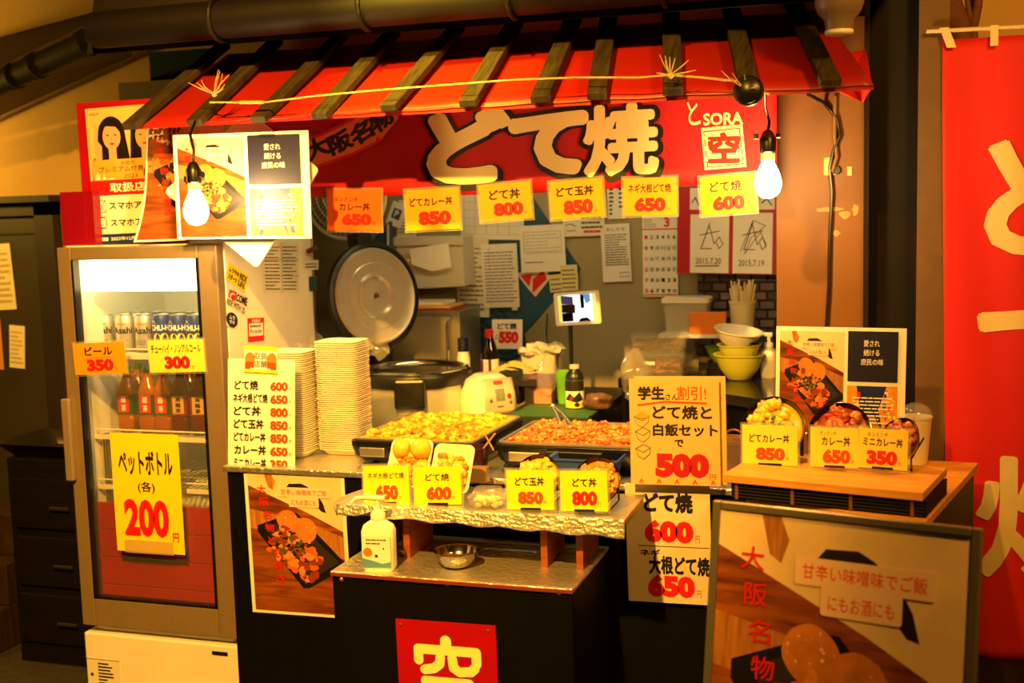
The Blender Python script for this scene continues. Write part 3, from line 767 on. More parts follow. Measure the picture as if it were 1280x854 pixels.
tea_g = mat('tea_amber', (150, 84, 16), .15, var=.1); tea_d = mat('tea_dark', (84, 26, 8), .12, var=.1)
lg = (mat('label_green', (34, 84, 40), .4), mat('label_red', (206, 30, 34), .4)); lo_ = (mat('label_wine', (120, 22, 16), .4), mat('label_gold', (206, 160, 70), .4))
bg = make_bottle('green labelled tea bottle', tea_g, lg, '緑茶', paper, mat('cap_green', (30, 90, 40), .4))
bo = make_bottle('dark oolong tea bottle', tea_d, lo_, '烏龍茶', ink, mat('cap_dark', (40, 26, 20), .4))
for i, (px, src, lab) in enumerate(((163, bg, 'red and green labelled tea bottle at the left end of the front bottle row'), (189, bg, 'red and green labelled tea bottle second from the left'), (208, bg, 'red and green labelled tea bottle beside the dark ones'),
                     (229, bo, 'dark tea bottle with gold label beside the green labelled ones'), (253, bo, 'dark tea bottle with gold label against the right fridge wall'))):
    o = src if i in (0, 3) else copy_tree(src)
    q_ = at(px, 539, Y=FY+.16); o.location = (min(q_.x, FX1-.075), FY+.16, S2+.0005); o.rotation_euler = (0, 0, R_(6+2*i)); o['label'] = lab
for px, src, lab in ((176, bg, 'green labelled tea bottle standing in the second bottle row'), (241, bo, 'dark tea bottle standing in the second bottle row')):
    o = copy_tree(src); q_ = at(px, 533, Y=FY+.24); o.location = (q_.x, FY+.24, S2+.0005); o['label'] = lab
    
# signs on the fridge door
DY = FY-.004
card('price_card', 'amber 350 beer card taped to the fridge door', 'price card', (92, 430), (156, 427), (95, 469), DY,
     price([('ビール', .22, .60, .76, .88, .035)], '350', inkr, (.24, .10, .76, .48))+[P([(.1, .40), (.3, .52), (.7, .52), (.9, .44), (.7, .535), (.3, .535)], ink_g)], yel_o, sleeve=clip)
card('price_card', 'yellow 300 card for chuhai and alcohol free drinks on the fridge door', 'price card', (186, 426), (255, 424), (188, 466), DY,
     price([('チューハイ・ノンアルコール', .05, .60, .95, .86, .02)], '300', inkr, (.28, .10, .74, .50)), yel_p, sleeve=clip)
pb = mat('ink_black_heavy', (26, 20, 24), .5)
t, w_, h_ = card('price_sign', 'tall yellow 200 sign for plastic bottles on the fridge door', 'sign', (137, 541), (222, 544), (147, 688), DY,
     [T('ペットボトル', .10, .65, .90, .86, pb, .035), T('(各)', .37, .50, .62, .60, pb, .02), T('200', .14, .13, .80, .45, inkr, .05, 'price'), T('円', .84, .10, .93, .18, inkr, .03, 'price')], yel)
MB().box(w_*.12, w_*.84, -.004, h_*.1, .0012, .0018).build('tape_strip', clear('tape_clear', (226, 200, 130), .35, .3), t)

# ------------------------------------------------------------------ on top of the fridge
PY = 3.31
skin = mat('print_skin', (226, 164, 120), .5); hair = mat('print_hair', (26, 16, 14), .4); pgold = mat('print_gold', (222, 166, 62), .4, var=.1, vscale=20)
def face(cx, cy, s, a=.56):
    def C(x, y, rx, ry, m_): return globals()['C'](x, cy+(y-cy)*a, rx, ry*a, m_)
    def P(pts, m_): return globals()['P']([(x, cy+(y-cy)*a) for x, y in pts], m_)
    def B(x0, y0, x1, y1, m_): return globals()['B'](x0, cy+(y0-cy)*a, x1, cy+(y1-cy)*a, m_)
    return [C(cx, cy, .16*s, .19*s, hair), P([(cx-.16*s, cy), (cx+.16*s, cy), (cx+.21*s, cy-.34*s), (cx-.19*s, cy-.34*s)], hair), C(cx, cy-.02*s, .105*s, .135*s, skin),
            B(cx-.045*s, cy-.26*s, cx+.045*s, cy-.1*s, skin), P([(cx-.12*s, cy+.02*s), (cx-.06*s, cy+.15*s), (cx+.1*s, cy+.13*s), (cx+.12*s, cy), (cx+.05*s, cy+.08*s), (cx-.06*s, cy+.09*s)], hair),
            C(cx-.045*s, cy-.005*s, .018*s, .007*s, hair), C(cx+.045*s, cy-.005*s, .018*s, .007*s, hair), C(cx, cy-.095*s, .028*s, .010*s, inkr), P([(cx-.008*s, cy-.06*s), (cx+.012*s, cy-.06*s), (cx, cy-.02*s)], mat('print_skin_tone', (206, 136, 96), .5))]
pw = [B(0, 0, 1, 1, paper), B(0, .50, 1, 1, mat('print_ochre_yellow', (222, 186, 104), .5)), P([(.02, .42), (.06, .62), (.2, .70), (.45, .68), (.62, .60), (.9, .70), (1, .6), (1, .42)], inkr)]
pw += face(.36, .80, 1.25) + face(.84, .79, 1.25)
pw += [P([(.10, .60), (.20, .60), (.21, .72), (.15, .76), (.15, .88), (.12, .88), (.11, .74)], skin), T('大阪市', .05, .945, .2, .965, ink_g, 0)]
pw += [RR(.05, .47, .99, .62, pgold, .02, .01), T('大阪市', .46, .575, .68, .605, ink, .0), T('プレミアム付商品券', .14, .525, .99, .57, ink, .01), T('2023', .50, .48, .70, .51, ink, .0),
       P([(.09, .475), (.09, .51), (.12, .53), (.15, .51), (.15, .475)], paper2), P([(.18, .475), (.21, .52), (.24, .475)], paper2), B(.25, .475, .36, .485, paper2)]
pw += [B(0, .36, 1, .47, inkr), T('取扱店舗', .28, .38, 1.0, .45, paper, .03)]
pw += [OUTL(.08, .235, .20, .325, .004, ink), P([(.08, .325), (.088, .325), (.20, .235), (.192, .235)], ink), P([(.08, .235), (.088, .235), (.20, .325), (.192, .325)], ink),
       OUTL(.08, .115, .20, .205, .004, ink), C(.14, .16, .055, .042, ink), C(.14, .16, .048, .036, paper), T('スマホアプリ', .25, .255, .95, .31, ink, .02), T('スマホアプリ', .25, .13, .95, .185, ink, .02)]
pw += [B(0, 0, 1, .075, mat('print_navy_strip', (22, 48, 110), .4)), T('2023年12月11日(月)~', .24, .02, .92, .055, paper, .02), B(.08, .025, .2, .05, paper)]
card('shop_poster', 'yellow and red voucher poster with two women, behind the fridge top', 'poster', (119, 136), (205, 129), (120, 306), PY, pw, paper)
bb = at(113, 308, Y=PY+.03); bt = at(195, 128, Y=PY+.03)
o = MB().box(bb.x, bt.x+.1, PY+.006, PY+.02, FZ1+.0005, bt.z+.01).build('poster_board', redp); tag(o, 'red board standing behind the voucher poster', 'board')
bb, bt = at(79, 306, Y=3.27), at(114, 239, Y=3.27)
mb = MB(); mb.box(bb.x, bt.x-.03, 3.27, 3.282, FZ1+.001, bt.z); mb.box(bt.x-.03, bt.x+.002, 3.272, 3.352, FZ1+.001, bt.z)
o = mb.build('red_file_box', mat('paint_magenta_red', (130, 2, 30), .4)); tag(o, 'dark red box file standing on the far left of the fridge top', 'box')
# curled food poster
M, w_, h_ = frame_of((189, 155), (262, 150), (189, 302), 3.245)
h_ = .36; t = thing('food_poster', 'curled food poster leaning behind the bulb poster on the fridge', 'poster', M=M)
cu = lambda x, y, z=0: (x-.035*max(0, 1-y/h_*1.8)**2+.022*(y/h_), y, z+.09*max(0, .6-x/.26)**2*(1-y/h_)+.01)
MB().grid(lambda u, v: cu(u*.27, v*h_), 16, 16).build('sheet', paper, t, smooth=180)
fp = food_pic(.03, .02, 1.0, .97, 8, n=.6)
sub = []
decal([fp], .27, h_, t, sub=.03, fn=lambda x, y, z: cu(x, y, z+.002), dz=.00003)
# white foam board set on its corner behind the poster
q_ = [at(206, 240, Y=3.18), at(310, 138, Y=3.18), at(399, 212, Y=3.18), at(322, 336, Y=3.18)]
c_ = sum(q_, Vector())/4
def rpoly(pts, r):
    out = []
    n = len(pts)
    for i in range(n):
        p_, a, b = Vector(pts[i]), Vector(pts[i-1]), Vector(pts[(i+1) % n])
        da, db = (a-p_).normalized()*r, (b-p_).normalized()*r
        for k in range(6):
            s_ = k/5; out.append(tuple(((1-s_)**2)*(p_+da)+2*s_*(1-s_)*p_+s_*s_*(p_+db)))
    return out
mb = MB(); mb.prism(rpoly([(v.x-c_.x, v.z-c_.z) for v in q_], .018), -.004, .004, M=Rx(90))
o = mb.build('foam_board', whitep, M=T_(c_)); tag(o, 'white square foam board set cornerwise behind the bulb poster', 'board')
card('combo_poster', 'food poster with navy panel right behind the lit bulb', 'poster', (214, 169), (383, 163), (222, 299), 3.14, combo_items, paper, thick=.003)

# ------------------------------------------------------------------ counter and cart
CZ = .836
ct = thing('serving_counter', 'long black serving counter with foil covered top behind the cart', 'counter', (-1.95, 3.15, 0))
L = 1.58
mb = MB(); mb.box(0, L, 0, .02, 0, CZ-.02); mb.box(0, .02, .02, .55, 0, CZ-.02); mb.box(L-.02, L, .02, .55, 0, CZ-.02)
mb.build('front_panel', blackm, ct, bevel=.003)
MB().box(-.01, L+.01, -.012, .58, CZ-.02, CZ-.001).build('counter_top', foil, ct, bevel=.004)
BZ = .895
BL_ = .80
for nm, lab, x0, x1, zz in (('work_bench', 'low dark steel bench inside the booth under the rice cookers', -1.965, -1.275, BL_), ('work_bench', 'higher dark steel bench inside the booth with the green mat', -1.268, -.97, BZ)):
    bn = thing(nm, lab, 'bench', (x0, 3.76, 0)); bw_ = x1-x0
    MB().box(0, bw_, 0, .68, zz-.03, zz).build('bench_top', mat('steel_dark', (60, 58, 52), .4, .6), bn)
    for x, y in ((.03, .03), (bw_-.03, .03), (.03, .65), (bw_-.03, .65)): MB().box(x-.02, x+.02, y-.02, y+.02, 0, zz-.03).build('leg', steel, bn)

CX0, CX1, CY0, CY1, KZ = -1.405, -.757, 2.75, 3.128, .663
cart = thing('display_cart', 'black box cart with foil covered top in front of the counter', 'cart', (CX0, CY0, 0))
cw, cdp = CX1-CX0, CY1-CY0
mb = MB(); mb.box(0, cw, 0, .012, .03, KZ-.012); mb.box(0, .012, .012, cdp, .03, KZ-.012); mb.box(cw-.012, cw, .012, cdp, .03, KZ-.012); mb.box(.012, cw-.012, cdp-.012, cdp, .03, KZ-.012)
mb.build('body', blackm, cart, bevel=.002)
MB().box(-.004, cw+.004, -.004, cdp, KZ-.012, KZ).build('foil_top', foil, cart, bevel=.003)
MB().box(-.003, cw+.003, -.0065, -.004, KZ-.012, KZ-.003).build('copper_edge', mat('edge_copper', (170, 80, 40), .4, .6), cart)
for px, py in ((427, 724), (559, 730), (699, 741)):
    q_ = at(px, py, Y=CY0); MB().lathe([(.001, 0), (.006, 0), (.006, .002), (.003, .004), (.001, .004)], 12, M=T_(q_.x-CX0, 0, q_.z) @ Rx(90)).build('screw', mat('brass_dull', (200, 170, 110), .35, .8), cart)
for x in (.08, cw-.08):
    for y in (.06, cdp-.06): MB().tube([(x-.012, y, .018), (x+.012, y, .018)], .018, 14).build('caster', blackp, cart)
for z0 in (.10,):
    pass
# red plaque on the cart front
def stroke(pts, w_, m_, k='print', asp=1):
    out = []
    for i in range(len(pts)-1):
        (x0, y0), (x1, y1) = pts[i], pts[i+1]; dx, dy = (x1-x0), (y1-y0)*asp; l_ = math.hypot(dx, dy) or 1e-6
        nx, ny = -dy/l_*w_/2, dx/l_*w_/2/asp
        out.append(P([(x0+nx, y0+ny), (x1+nx, y1+ny), (x1-nx, y1-ny), (x0-nx, y0-ny)], m_, k))
    for x, y in pts: out.append(C(x, y, w_/2, w_/2/asp, m_, 16, 0, k))
    return out
lc = mat('logo_cream', (250, 240, 150), .5)
def logo(w_, h_):
    a = h_/w_; s_ = .095
    its = stroke([(.5, .80), (.5, .73)], .11, lc, asp=a)
    its += stroke([(.22, .58), (.22, .70), (.80, .70), (.80, .58)], s_, lc, asp=a)
    its += stroke([(.44, .62), (.43, .55), (.37, .50), (.28, .48)], s_, lc, asp=a) + stroke([(.56, .62), (.57, .52), (.63, .48), (.74, .49), (.78, .53)], s_, lc, asp=a)
    its += stroke([(.28, .36), (.72, .36)], s_, lc, asp=a) + stroke([(.5, .36), (.5, .18)], s_, lc, asp=a) + stroke([(.18, .18), (.82, .18)], s_, lc, asp=a)
    for x in (.055, .93): its += [C(x, .955, .014, .014/a, mat('pin', (200, 150, 90), .3, .7), 10)]
    return its
M, w_, h_ = frame_of((496, 774), (621, 783), (499, 854), CY0-.004)
M.translation = M.translation - Vector((0, 0, .075)); h_ += .075
card('logo_plaque', 'red wooden plaque with a cream bowl shaped character on the cart front', 'plaque', None, None, None, 0, logo, redp, M=M, wh=(w_, h_), thick=.006)

# foil covered display shelf on the riser
KS = .815
sh = thing('display_shelf', 'narrow foil wrapped shelf above the cart holding the sample dishes', 'shelf', (CX0, 2.855, KS))
ys = .25
def fsh(u, v):
    x = -.03+.79*u; q_ = noise.noise(Vector((x*55, v*18, 0)))*.0026+noise.noise(Vector((x*140, v*40, 5)))*.0012
    if v < .55: y = ys*(1-v/.55); z = 0
    else:
        tt = (v-.55)/.45; y = -.01*tt; z = -tt*(.026+.020*u+.003*math.sin(u*40))
    return (x, y+q_*.6, z+q_*.5)
MB().grid(fsh, 140, 28).build('foil_wrap', mat('foil_crumpled', (236, 232, 222), .3, .85, bump=.35, vscale=110), sh, smooth=60, solid=.002)
MB().box(-.03, .755, .004, ys, -.016, -.004).build('shelf_board', woodm, sh)
pts = [(-.03+.0, .15, -.003), (-.055, .12, -.004), (-.062, .08, -.018), (-.04, .04, -.032), (0, .005, -.036)]
mb = MB(); mb.grid(lambda u, v: Vector((-.03-.05*math.sin(PI*v)*u, .0+.2*(1-v), -.004-.03*u*v)), 6, 12); mb.build('foil_flap', foil, sh, smooth=180, solid=.002)
rs = thing('wooden_riser', 'small brown wooden stool holding up the foil shelf on the cart top', 'stool', (-.88, 2.90, KZ))
for x in (0, .095): MB().box(x, x+.018, 0, .17, .0, KS-KZ-.035).build('leg', wood('wood_red', (110, 54, 26), (150, 80, 40), (3, 3, 20), .5), rs)
MB().box(-.005, .118, -.002, .172, KS-KZ-.035, KS-KZ-.0175).build('top', MATS['wood_red'], rs)
r2 = copy_tree(rs); r2.location = (-1.36, 2.90, KZ); r2['label'] = 'small brown wooden stool under the left end of the foil shelf behind the sanitiser'

# sanitiser bottle
q_ = at(485, 706, Z=KZ)
sb = thing('pump_bottle', 'white hand sanitiser pump bottle on the left of the cart top', 'bottle', (q_.x-.005, 2.792, KZ), R_(8)); sb.scale = (1.12, 1, 1.1)
MB().loft([(.068, .048, .014, 0), (.076, .054, .016, .006), (.077, .055, .016, .095), (.070, .048, .02, .108), (.04, .034, .016, .118), (.028, .028, .013, .122)], n=5).build('bottle_body', mat('plastic_milk', (238, 234, 218), .35), sb, smooth=50)
lb = MB().box(-.034, .034, -.0288, -.0276, .012, .088).build('bottle_label', paper, sb)
decal([P([(0, 0), (1, 0), (1, .18), (.7, .12), (.4, .2), (0, .3)], mat('print_sky', (90, 150, 200), .5)), C(.2, .48, .16, .14, mat('print_ochre', (190, 120, 60), .5)), C(.5, .36, .06, .05, blue), C(.76, .6, .03, .03, blue), TEXTLINES(.15, .72, .9, .94, 2, ink_g, .35, 4)], .068, .076, lb, fn=lambda x, y, z: (-.034+x, -.0288-z, .012+y))
mb = MB().lathe([(.015, .12), (.017, .122), (.017, .136), (.012, .142), (.006, .146), (.005, .17), (.001, .17)], 20)
mb.build('pump_collar', whitep, sb, smooth=40)
MB().tube([(.018, 0, .172), (-.03, 0, .174), (-.05, -.004, .172), (-.062, -.008, .160)], [.008, .0065, .005, .004], 10).build('pump_nozzle', whitep, sb, smooth=50)
q_ = at(571, 708, Z=KZ)
o = MB().lathe([(.001, 0), (.030, 0), (.042, .008), (.052, .026), (.056, .040), (.060, .042), (.060, .043), (.054, .041), (.050, .026), (.040, .010), (.001, .003)], 40).build('metal_bowl', steel_s, smooth=50); o.location = (q_.x, q_.y, KZ+.001)
tag(o, 'small shiny steel bowl on the cart top beside the sanitiser', 'bowl')

# posters and menu boards on the counter front
card('food_poster', 'food poster with white border on the black counter left of the cart', 'poster', (299, 586), (424, 590), (316, 765), 3.145, lambda w_, h_: [food_pic(.035, .02, .965, .975, 3)], paper)
card('menu_sheet', 'white 600 and 650 sheet on the counter right of the cart', 'sign', (783, 604), (889, 607), (786, 751), 3.134,
     [T('どて焼', .22, .76, .80, .93, ink, .05), T('600', .22, .51, .80, .70, inkr, .07, 'price'), T('円', .82, .52, .87, .58, inkr, 0, 'price'), B(.14, .475, .98, .482, ink_g),
      T('ネギ', .16, .395, .40, .45, ink, .03), T('大根どて焼', .26, .24, .98, .40, ink, .04), T('650', .24, .05, .80, .24, inkr, .07, 'price'), T('円', .82, .06, .87, .12, inkr, 0, 'price')], mat('paper_ivory', (222, 206, 170), .6, var=.04, vscale=9))
rows = [('どて焼', .10, .46, '600'), ('ネギ大根どて焼', .08, .60, '650'), ('どて丼', .09, .50, '800'), ('どて玉丼', .09, .54, '850'), ('どてカレー丼', .09, .57, '850'), ('カレー丼', .10, .58, '650'), ('ミニカレー丼', .09, .58, '350')]
its = []
for i, (s_, x0, x1, n_) in enumerate(rows):
    yb = .715-.1175*i; its += [T(s_, x0, yb, x1, yb+.088, ink, .035), T(n_, .64, yb-.004, .90, yb+.08, inko, .06, 'price'), T('円', .92, yb, .95, yb+.03, inko, 0, 'price')]
its += [OUTL(.84, .885, .90, .935, .003, ink_g, 'print')]
mn, w_, h_ = card('menu_board', 'white menu board listing seven dishes, standing in front of the foam trays', 'menu', (297, 449), (381, 450), (285, 585), 3.168, its, paper, lean=6, thick=.003)
its = [B(0, 0, 1, 1, paper), B(0, .84, 1, 1, yel), B(0, 0, 1, .1, yel), C(.18, .50, .15, .26, print_egg), C(.83, .50, .15, .26, print_egg), B(.04, .12, .3, .4, inko), B(.70, .12, .98, .4, inko), T('取扱', .30, .50, .70, .76, ink_g, .02), T('店舗', .30, .20, .70, .46, ink_g, .02), B(.2, .13, .8, .17, paper)]
M2 = M
M3 = mn.matrix_basis @ T_(w_*.25, h_*.88, .004) @ Matrix.Rotation(R_(-2), 4, 'Z')
card('voucher_notice', 'small yellow edged voucher notice clipped over the top of the menu board', 'notice', None, None, None, 0, its, yel, M=M3, wh=(w_*.50, h_*.24), thick=.0015)

# student set sign
sw = clear('film_amber', (240, 200, 120), .5, .2)
orp = mat('paper_warm', (214, 172, 112), .6, var=.06, vscale=10)
st_items = [T('学生', .10, .80, .40, .93, ink, .045), T('さん', .41, .80, .55, .86, ink, .02), T('割引!', .54, .80, .86, .93, inko, .01), stroke([(.10, .75), (.4, .785), (.86, .77)], .018, inko),
    T('どて焼と', .26, .62, .92, .75, ink, .035), T('白飯セット', .26, .46, .98, .58, ink, .035), T('で', .50, .36, .60, .43, ink, .035), T('500', .28, .07, .88, .30, mat('ink_crimson', (170, 8, 28), .5), .075, 'price'), T('円', .88, .06, .95, .11, inkr, .0, 'price')]
rg = random.Random(5)
for (bx, by) in ((.14, .64), (.15, .50), (.15, .34)):
    st_items += stroke([(bx-.09, by), (bx, by+.04), (bx+.08, by+.01), (bx, by-.035), (bx-.09, by), (bx-.06, by-.07), (bx, by-.10), (bx+.07, by-.05), (bx+.08, by+.01)], .006, ink_g)
st_items += [C(.14, .65, .07, .025, yel_o, 14, .3)]
st_items += [stroke([(x, .02), (x+.02, .05), (x+.04, .02)], .012, inko) for x in (.1, .3, .5, .7, .9)]
card('student_sign', 'cream student discount sign with a big red 500 on the counter', 'sign', (776, 474), (888, 474), (789, 605), 3.10, st_items, orp, lean=3, thick=.003)
card('sign_backing', 'cream backing sheet showing behind the student discount sign', 'sheet', (780, 471), (894, 471), (795, 603), 3.118, [], orp, lean=3)

# ------------------------------------------------------------------ foam tray stacks
def foam_tray_mesh(mb):
    mb.loft([(.062, .042, .012, 0), (.094, .074, .016, .0), (.118, .098, .02, .016), (.130, .110, .022, .018), (.131, .111, .022, .0205), (.126, .106, .02, .021), (.114, .094, .018, .019), (.090, .070, .014, .004)], n=3)
    return mb
ft = foam_tray_mesh(MB()).build('foam_tray', mat('foam_white', (240, 232, 212), .55), smooth=50)
a, b = at(372, 568, Z=CZ), at(424, 566, Z=CZ)
spots = []
for cx, cy, n_, top, dz in ((-1.812, 3.33, 48, 425, .0066), (-1.662, 3.39, 52, 405, .0066)):
    for k in range(n_): spots.append((cx+random.uniform(-.0015, .0015), cy+random.uniform(-.0015, .0015), CZ+.0005+k*dz, cx < -1.75))
for i, (x, y, z, lft) in enumerate(spots):
    o = ft if i == 0 else ft.copy()
    if i: COL.objects.link(o)
    o.location = (x, y, z); o.rotation_euler = (0, 0, R_(random.uniform(-1.2, 1.2))); o.scale = (1.12, 1.12, 1)
    tag(o, 'white foam tray nested in the stack nearer the fridge' if lft else 'white foam tray nested in the taller stack beside the rice cooker', 'food tray', 'foam trays in the stack near the fridge' if lft else 'foam trays in the taller stack')
# loose plastic bag crumpled over the stacks' back
bag = MB()
bag.grid(lambda u, v: Vector((-1.86+.30*u, 3.44+.09*math.sin(PI*v)+.02*noise.noise(Vector((u*5, v*5, 1))), CZ+.30+.055*v+.05*noise.noise(Vector((u*6, v*3, 3)))-.03*abs(u-.5))), 20, 8)
o = bag.build('plastic_bag', clear('film_crinkled', (236, 230, 210), .16, .1, .12), smooth=60); tag(o, 'clear plastic bag crumpled behind the foam tray stacks', 'bag')

# ------------------------------------------------------------------ food helpers
def chunks(mb, n, area, size, nm, sq=(1, 1, .7), sub=2, amp=.3, rg=random):
    for i in range(n):
        x, y, z = area(rg.random(), rg.random()); mb.blob((x, y, z), rg.uniform(*size), rg.randrange(nm), amp, sub, (rg.uniform(.7, 1.3)*sq[0], rg.uniform(.7, 1.3)*sq[1], sq[2]))
def warmer(label, FL, FRt, BL, mats_, foodlabel, foodname, n, seed, csz=(.009, .02)):
    """black rimmed electric hot plate with a steel pan of food; corners are points on the rim"""
    x = (FRt-FL); x.z = 0; w_ = x.length; x.normalize(); y = Vector((-x.y, x.x, 0)); d_ = abs((BL-FL).dot(y))
    zr = .075
    M = Matrix((x, y, Vector((0, 0, 1)))).transposed().to_4x4(); c_ = FL+x*w_/2+y*d_/2; c_.z = CZ
    M.translation = c_
    t = thing('hot_plate', label, 'hot plate', M=M)
    MB().loft([(w_*.90, d_*.88, .03, .012), (w_*.97, d_*.96, .035, .03), (w_, d_, .035, zr-.012), (w_, d_, .035, zr), (w_-.02, d_-.02, .03, zr+.002)], n=5).build('base', blackp, t, smooth=40)
    MB().loft([(w_-.014, d_-.014, .03, zr+.003), (w_-.014, d_-.014, .03, zr+.008), (w_-.036, d_-.036, .026, zr+.008), (w_-.04, d_-.04, .024, zr-.02)], n=5, cap0=False, cap1=False).build('steel_rim', steel, t, smooth=40)
    for sx in (-1, 1): 
        MB().loft([(.018, .12, .008, 0), (.018, .12, .008, .02)], M=T_(sx*(w_/2+.006), 0, zr-.035)).build('handle', blackp, t, smooth=40)
    mb = MB(); mb.box(-w_*.40, -w_*.2, -d_/2-.004, -d_/2+.005, .03, .058); mb.build('control_panel', steel, t, bevel=.003)
    MB().box(-w_*.16, w_*.2, -d_/2-.012, -d_/2+.01, .045, .066).build('latch', blackp, t, bevel=.003)
    for sx in (-1, 1):
        for sy in (-1, 1): MB().lathe([(.001, 0), (.012, 0), (.014, .014), (.001, .014)], 12, M=T_(sx*w_*.36, sy*d_*.34, 0)).build('foot', blackp, t)
    rg = random.Random(seed); random.seed(seed)
    mb = MB(); fw_, fd_ = w_-.044, d_-.044
    hgt = lambda u, v: zr+.006+.016*noise.noise(Vector((u*4, v*4, seed)))*min(1, 6*min(u, 1-u, v, 1-v))
    mb.grid(lambda u, v: ((u-.5)*fw_, (v-.5)*fd_, hgt(u, v)), 40, 30)
    def area(u, v): u = .04+.92*u; v = .04+.92*v; return ((u-.5)*fw_, (v-.5)*fd_, hgt(u, v)+rg.uniform(-.003, .009))
    chunks(mb, n, area, csz, 3, (1, 1, .7), 2, .35, rg)
    f = mb.build(foodname, mats_, smooth=60); f.matrix_world = M
    tag(f, foodlabel, 'food', kind='stuff')
    return t, M, w_, d_
RZ = CZ+.083
warmer('black rimmed hot plate on the left holding the yellow stew', at(434, 548, Z=RZ), at(434, 548, Z=RZ)+Vector((.405, -.01, 0)), at(500, 514, Z=RZ), [curry[0], curry[1], curry[2]], 'golden yellow stewed beef tendon heaped in the left hot plate', 'beef_stew', 420, 11, (.007, .016))
t2, M2, w2, d2 = warmer('black rimmed hot plate on the right with tongs in it', at(616, 553, Z=RZ), at(616, 553, Z=RZ)+Vector((.47, -.01, 0)), at(667, 524, Z=RZ), [stew[0], stew[1], stew[2]], 'orange brown minced stew in the right hot plate', 'mince_stew', 620, 12, (.005, .011))
# tongs
tg = thing('serving_tongs', 'steel tongs resting in the right hot plate', 'tongs', at(700, 528, Z=RZ+.004))
base = at(700, 528, Z=RZ+.004)
for k, (e0, e1) in enumerate((((690, 508), (704, 538)), ((692, 509), (716, 535)))):
    a, b = at(*e0, Y=base.y+.05)-base, at(*e1, Y=base.y-.02)-base
    mb = MB(); mb.tube([a, a.lerp(b, .4)+Vector((.004*k, 0, .004)), b], [.006, .007, .011], 8); mb.build('arm', mat('steel_grey', (150, 144, 132), .35, .9), tg, smooth=50)
a = at(691, 508, Y=base.y+.05)-base; MB().blob(a, .009, sub=2, amp=0).build('hinge', steel, tg, smooth=180)
# blue plastic tray in front of the right hot plate
a, b = at(688, 569, Z=CZ+.05), at(775, 574, Z=CZ+.05)
bt = MB().loft([(.16, .07, .014, 0), (.19, .10, .016, .028), (.204, .114, .018, .030), (.204, .114, .018, .033), (.19, .10, .016, .032), (.158, .068, .014, .004)], n=4)
o = bt.build('blue_tray', mat('plastic_blue', (52, 84, 170), .35), smooth=40); q_ = at(733, 582, Z=CZ+.04); o.location = (q_.x, 3.182, CZ+.0005); o.scale = (1, 1, 2.0)
tag(o, 'blue plastic tray at the front edge of the right hot plate', 'tray')
# sauce dish with crossed skewers
q_ = at(578, 572, Z=CZ)
sd = thing('sauce_box', 'dark square sauce box between the two hot plates', 'box', (q_.x+.085, 3.135, CZ+.0005), R_(4)); sd.scale = (.95, .95, 2)
MB().loft([(.15, .07, .012, 0), (.165, .082, .014, .04), (.165, .082, .014, .044), (.155, .074, .012, .044), (.15, .068, .012, .036)], n=4).build('dish', mat('lacquer_maroon', (50, 12, 12), .25), sd, smooth=40)
for k, (e0, e1) in enumerate((((603, 562), (619, 542)), ((617, 563), (606, 543)))):
    o = MB().tube([at(*e0, Y=3.12), at(*e1, Y=3.10)], [.0022, .0028], 8).build('bamboo_skewer', woodl)
    tag(o, 'bamboo skewer leaning right, crossed with another in the sauce box' if k == 0 else 'bamboo skewer leaning left, crossed with another in the sauce box', 'skewer', 'crossed skewers in the sauce box')
q_ = at(605, 590, Z=CZ-.0)
o = MB().loft([(.06, .03, .003, 0), (.06, .03, .003, .042)], n=2).build('ticket_box', mat('box_clear_grey', (150, 120, 80), .3)); o.location = (q_.x+.02, 3.035+.08, CZ)
o.location = at(612, 592, Z=CZ) ; o.location.y = 3.09; o.location.z = CZ
tag(o, 'small grey ticket box between the hot plates at the counter edge', 'box')

# ------------------------------------------------------------------ sample dishes on the foil shelf
def stand_card(label, tl, tr, bl, Y, its, paper_, lean=8, group='price cards on the foil shelf', yaw=0):
    t, w_, h_ = card('price_card', label, 'price card', tl, tr, bl, Y, its, paper_, lean=lean, group=group, sleeve=clip, yaw=yaw)
    mb = MB(); mb.box(w_*.3, w_*.72, -.0, .005, -.012, .005); mb.build('card_stand', blackp, t)
    return t
q_ = at(512, 630, Z=KS); Y1 = q_.y
stand_card('yellow 650 card, leftmost on the foil shelf behind the sanitiser', (457, 583), (514, 582), (455, 630), Y1, price([('ネギ大根どて焼', .10, .66, .90, .82, .015)], '650', inko, (.27, .10, .76, .50)), yel)
stand_card('yellow 600 card on the foil shelf beside the clear container', (518, 584), (577, 583), (518, 631), Y1, price([('どて焼', .25, .62, .76, .82, .02)], '600', inko, (.27, .12, .80, .48)), yel)
stand_card('yellow 850 card for dote egg bowl on the foil shelf', (636, 588), (695, 588), (634, 637), Y1-.02, price([('どて玉丼', .18, .60, .80, .82, .03)], '850', inko, (.24, .14, .77, .46)), yel)
stand_card('yellow 800 card for dote bowl at the right end of the foil shelf', (703, 589), (762, 589), (701, 639), Y1-.02, price([('どて丼', .26, .60, .78, .82, .03)], '800', inkr, (.25, .14, .78, .50)), yel)
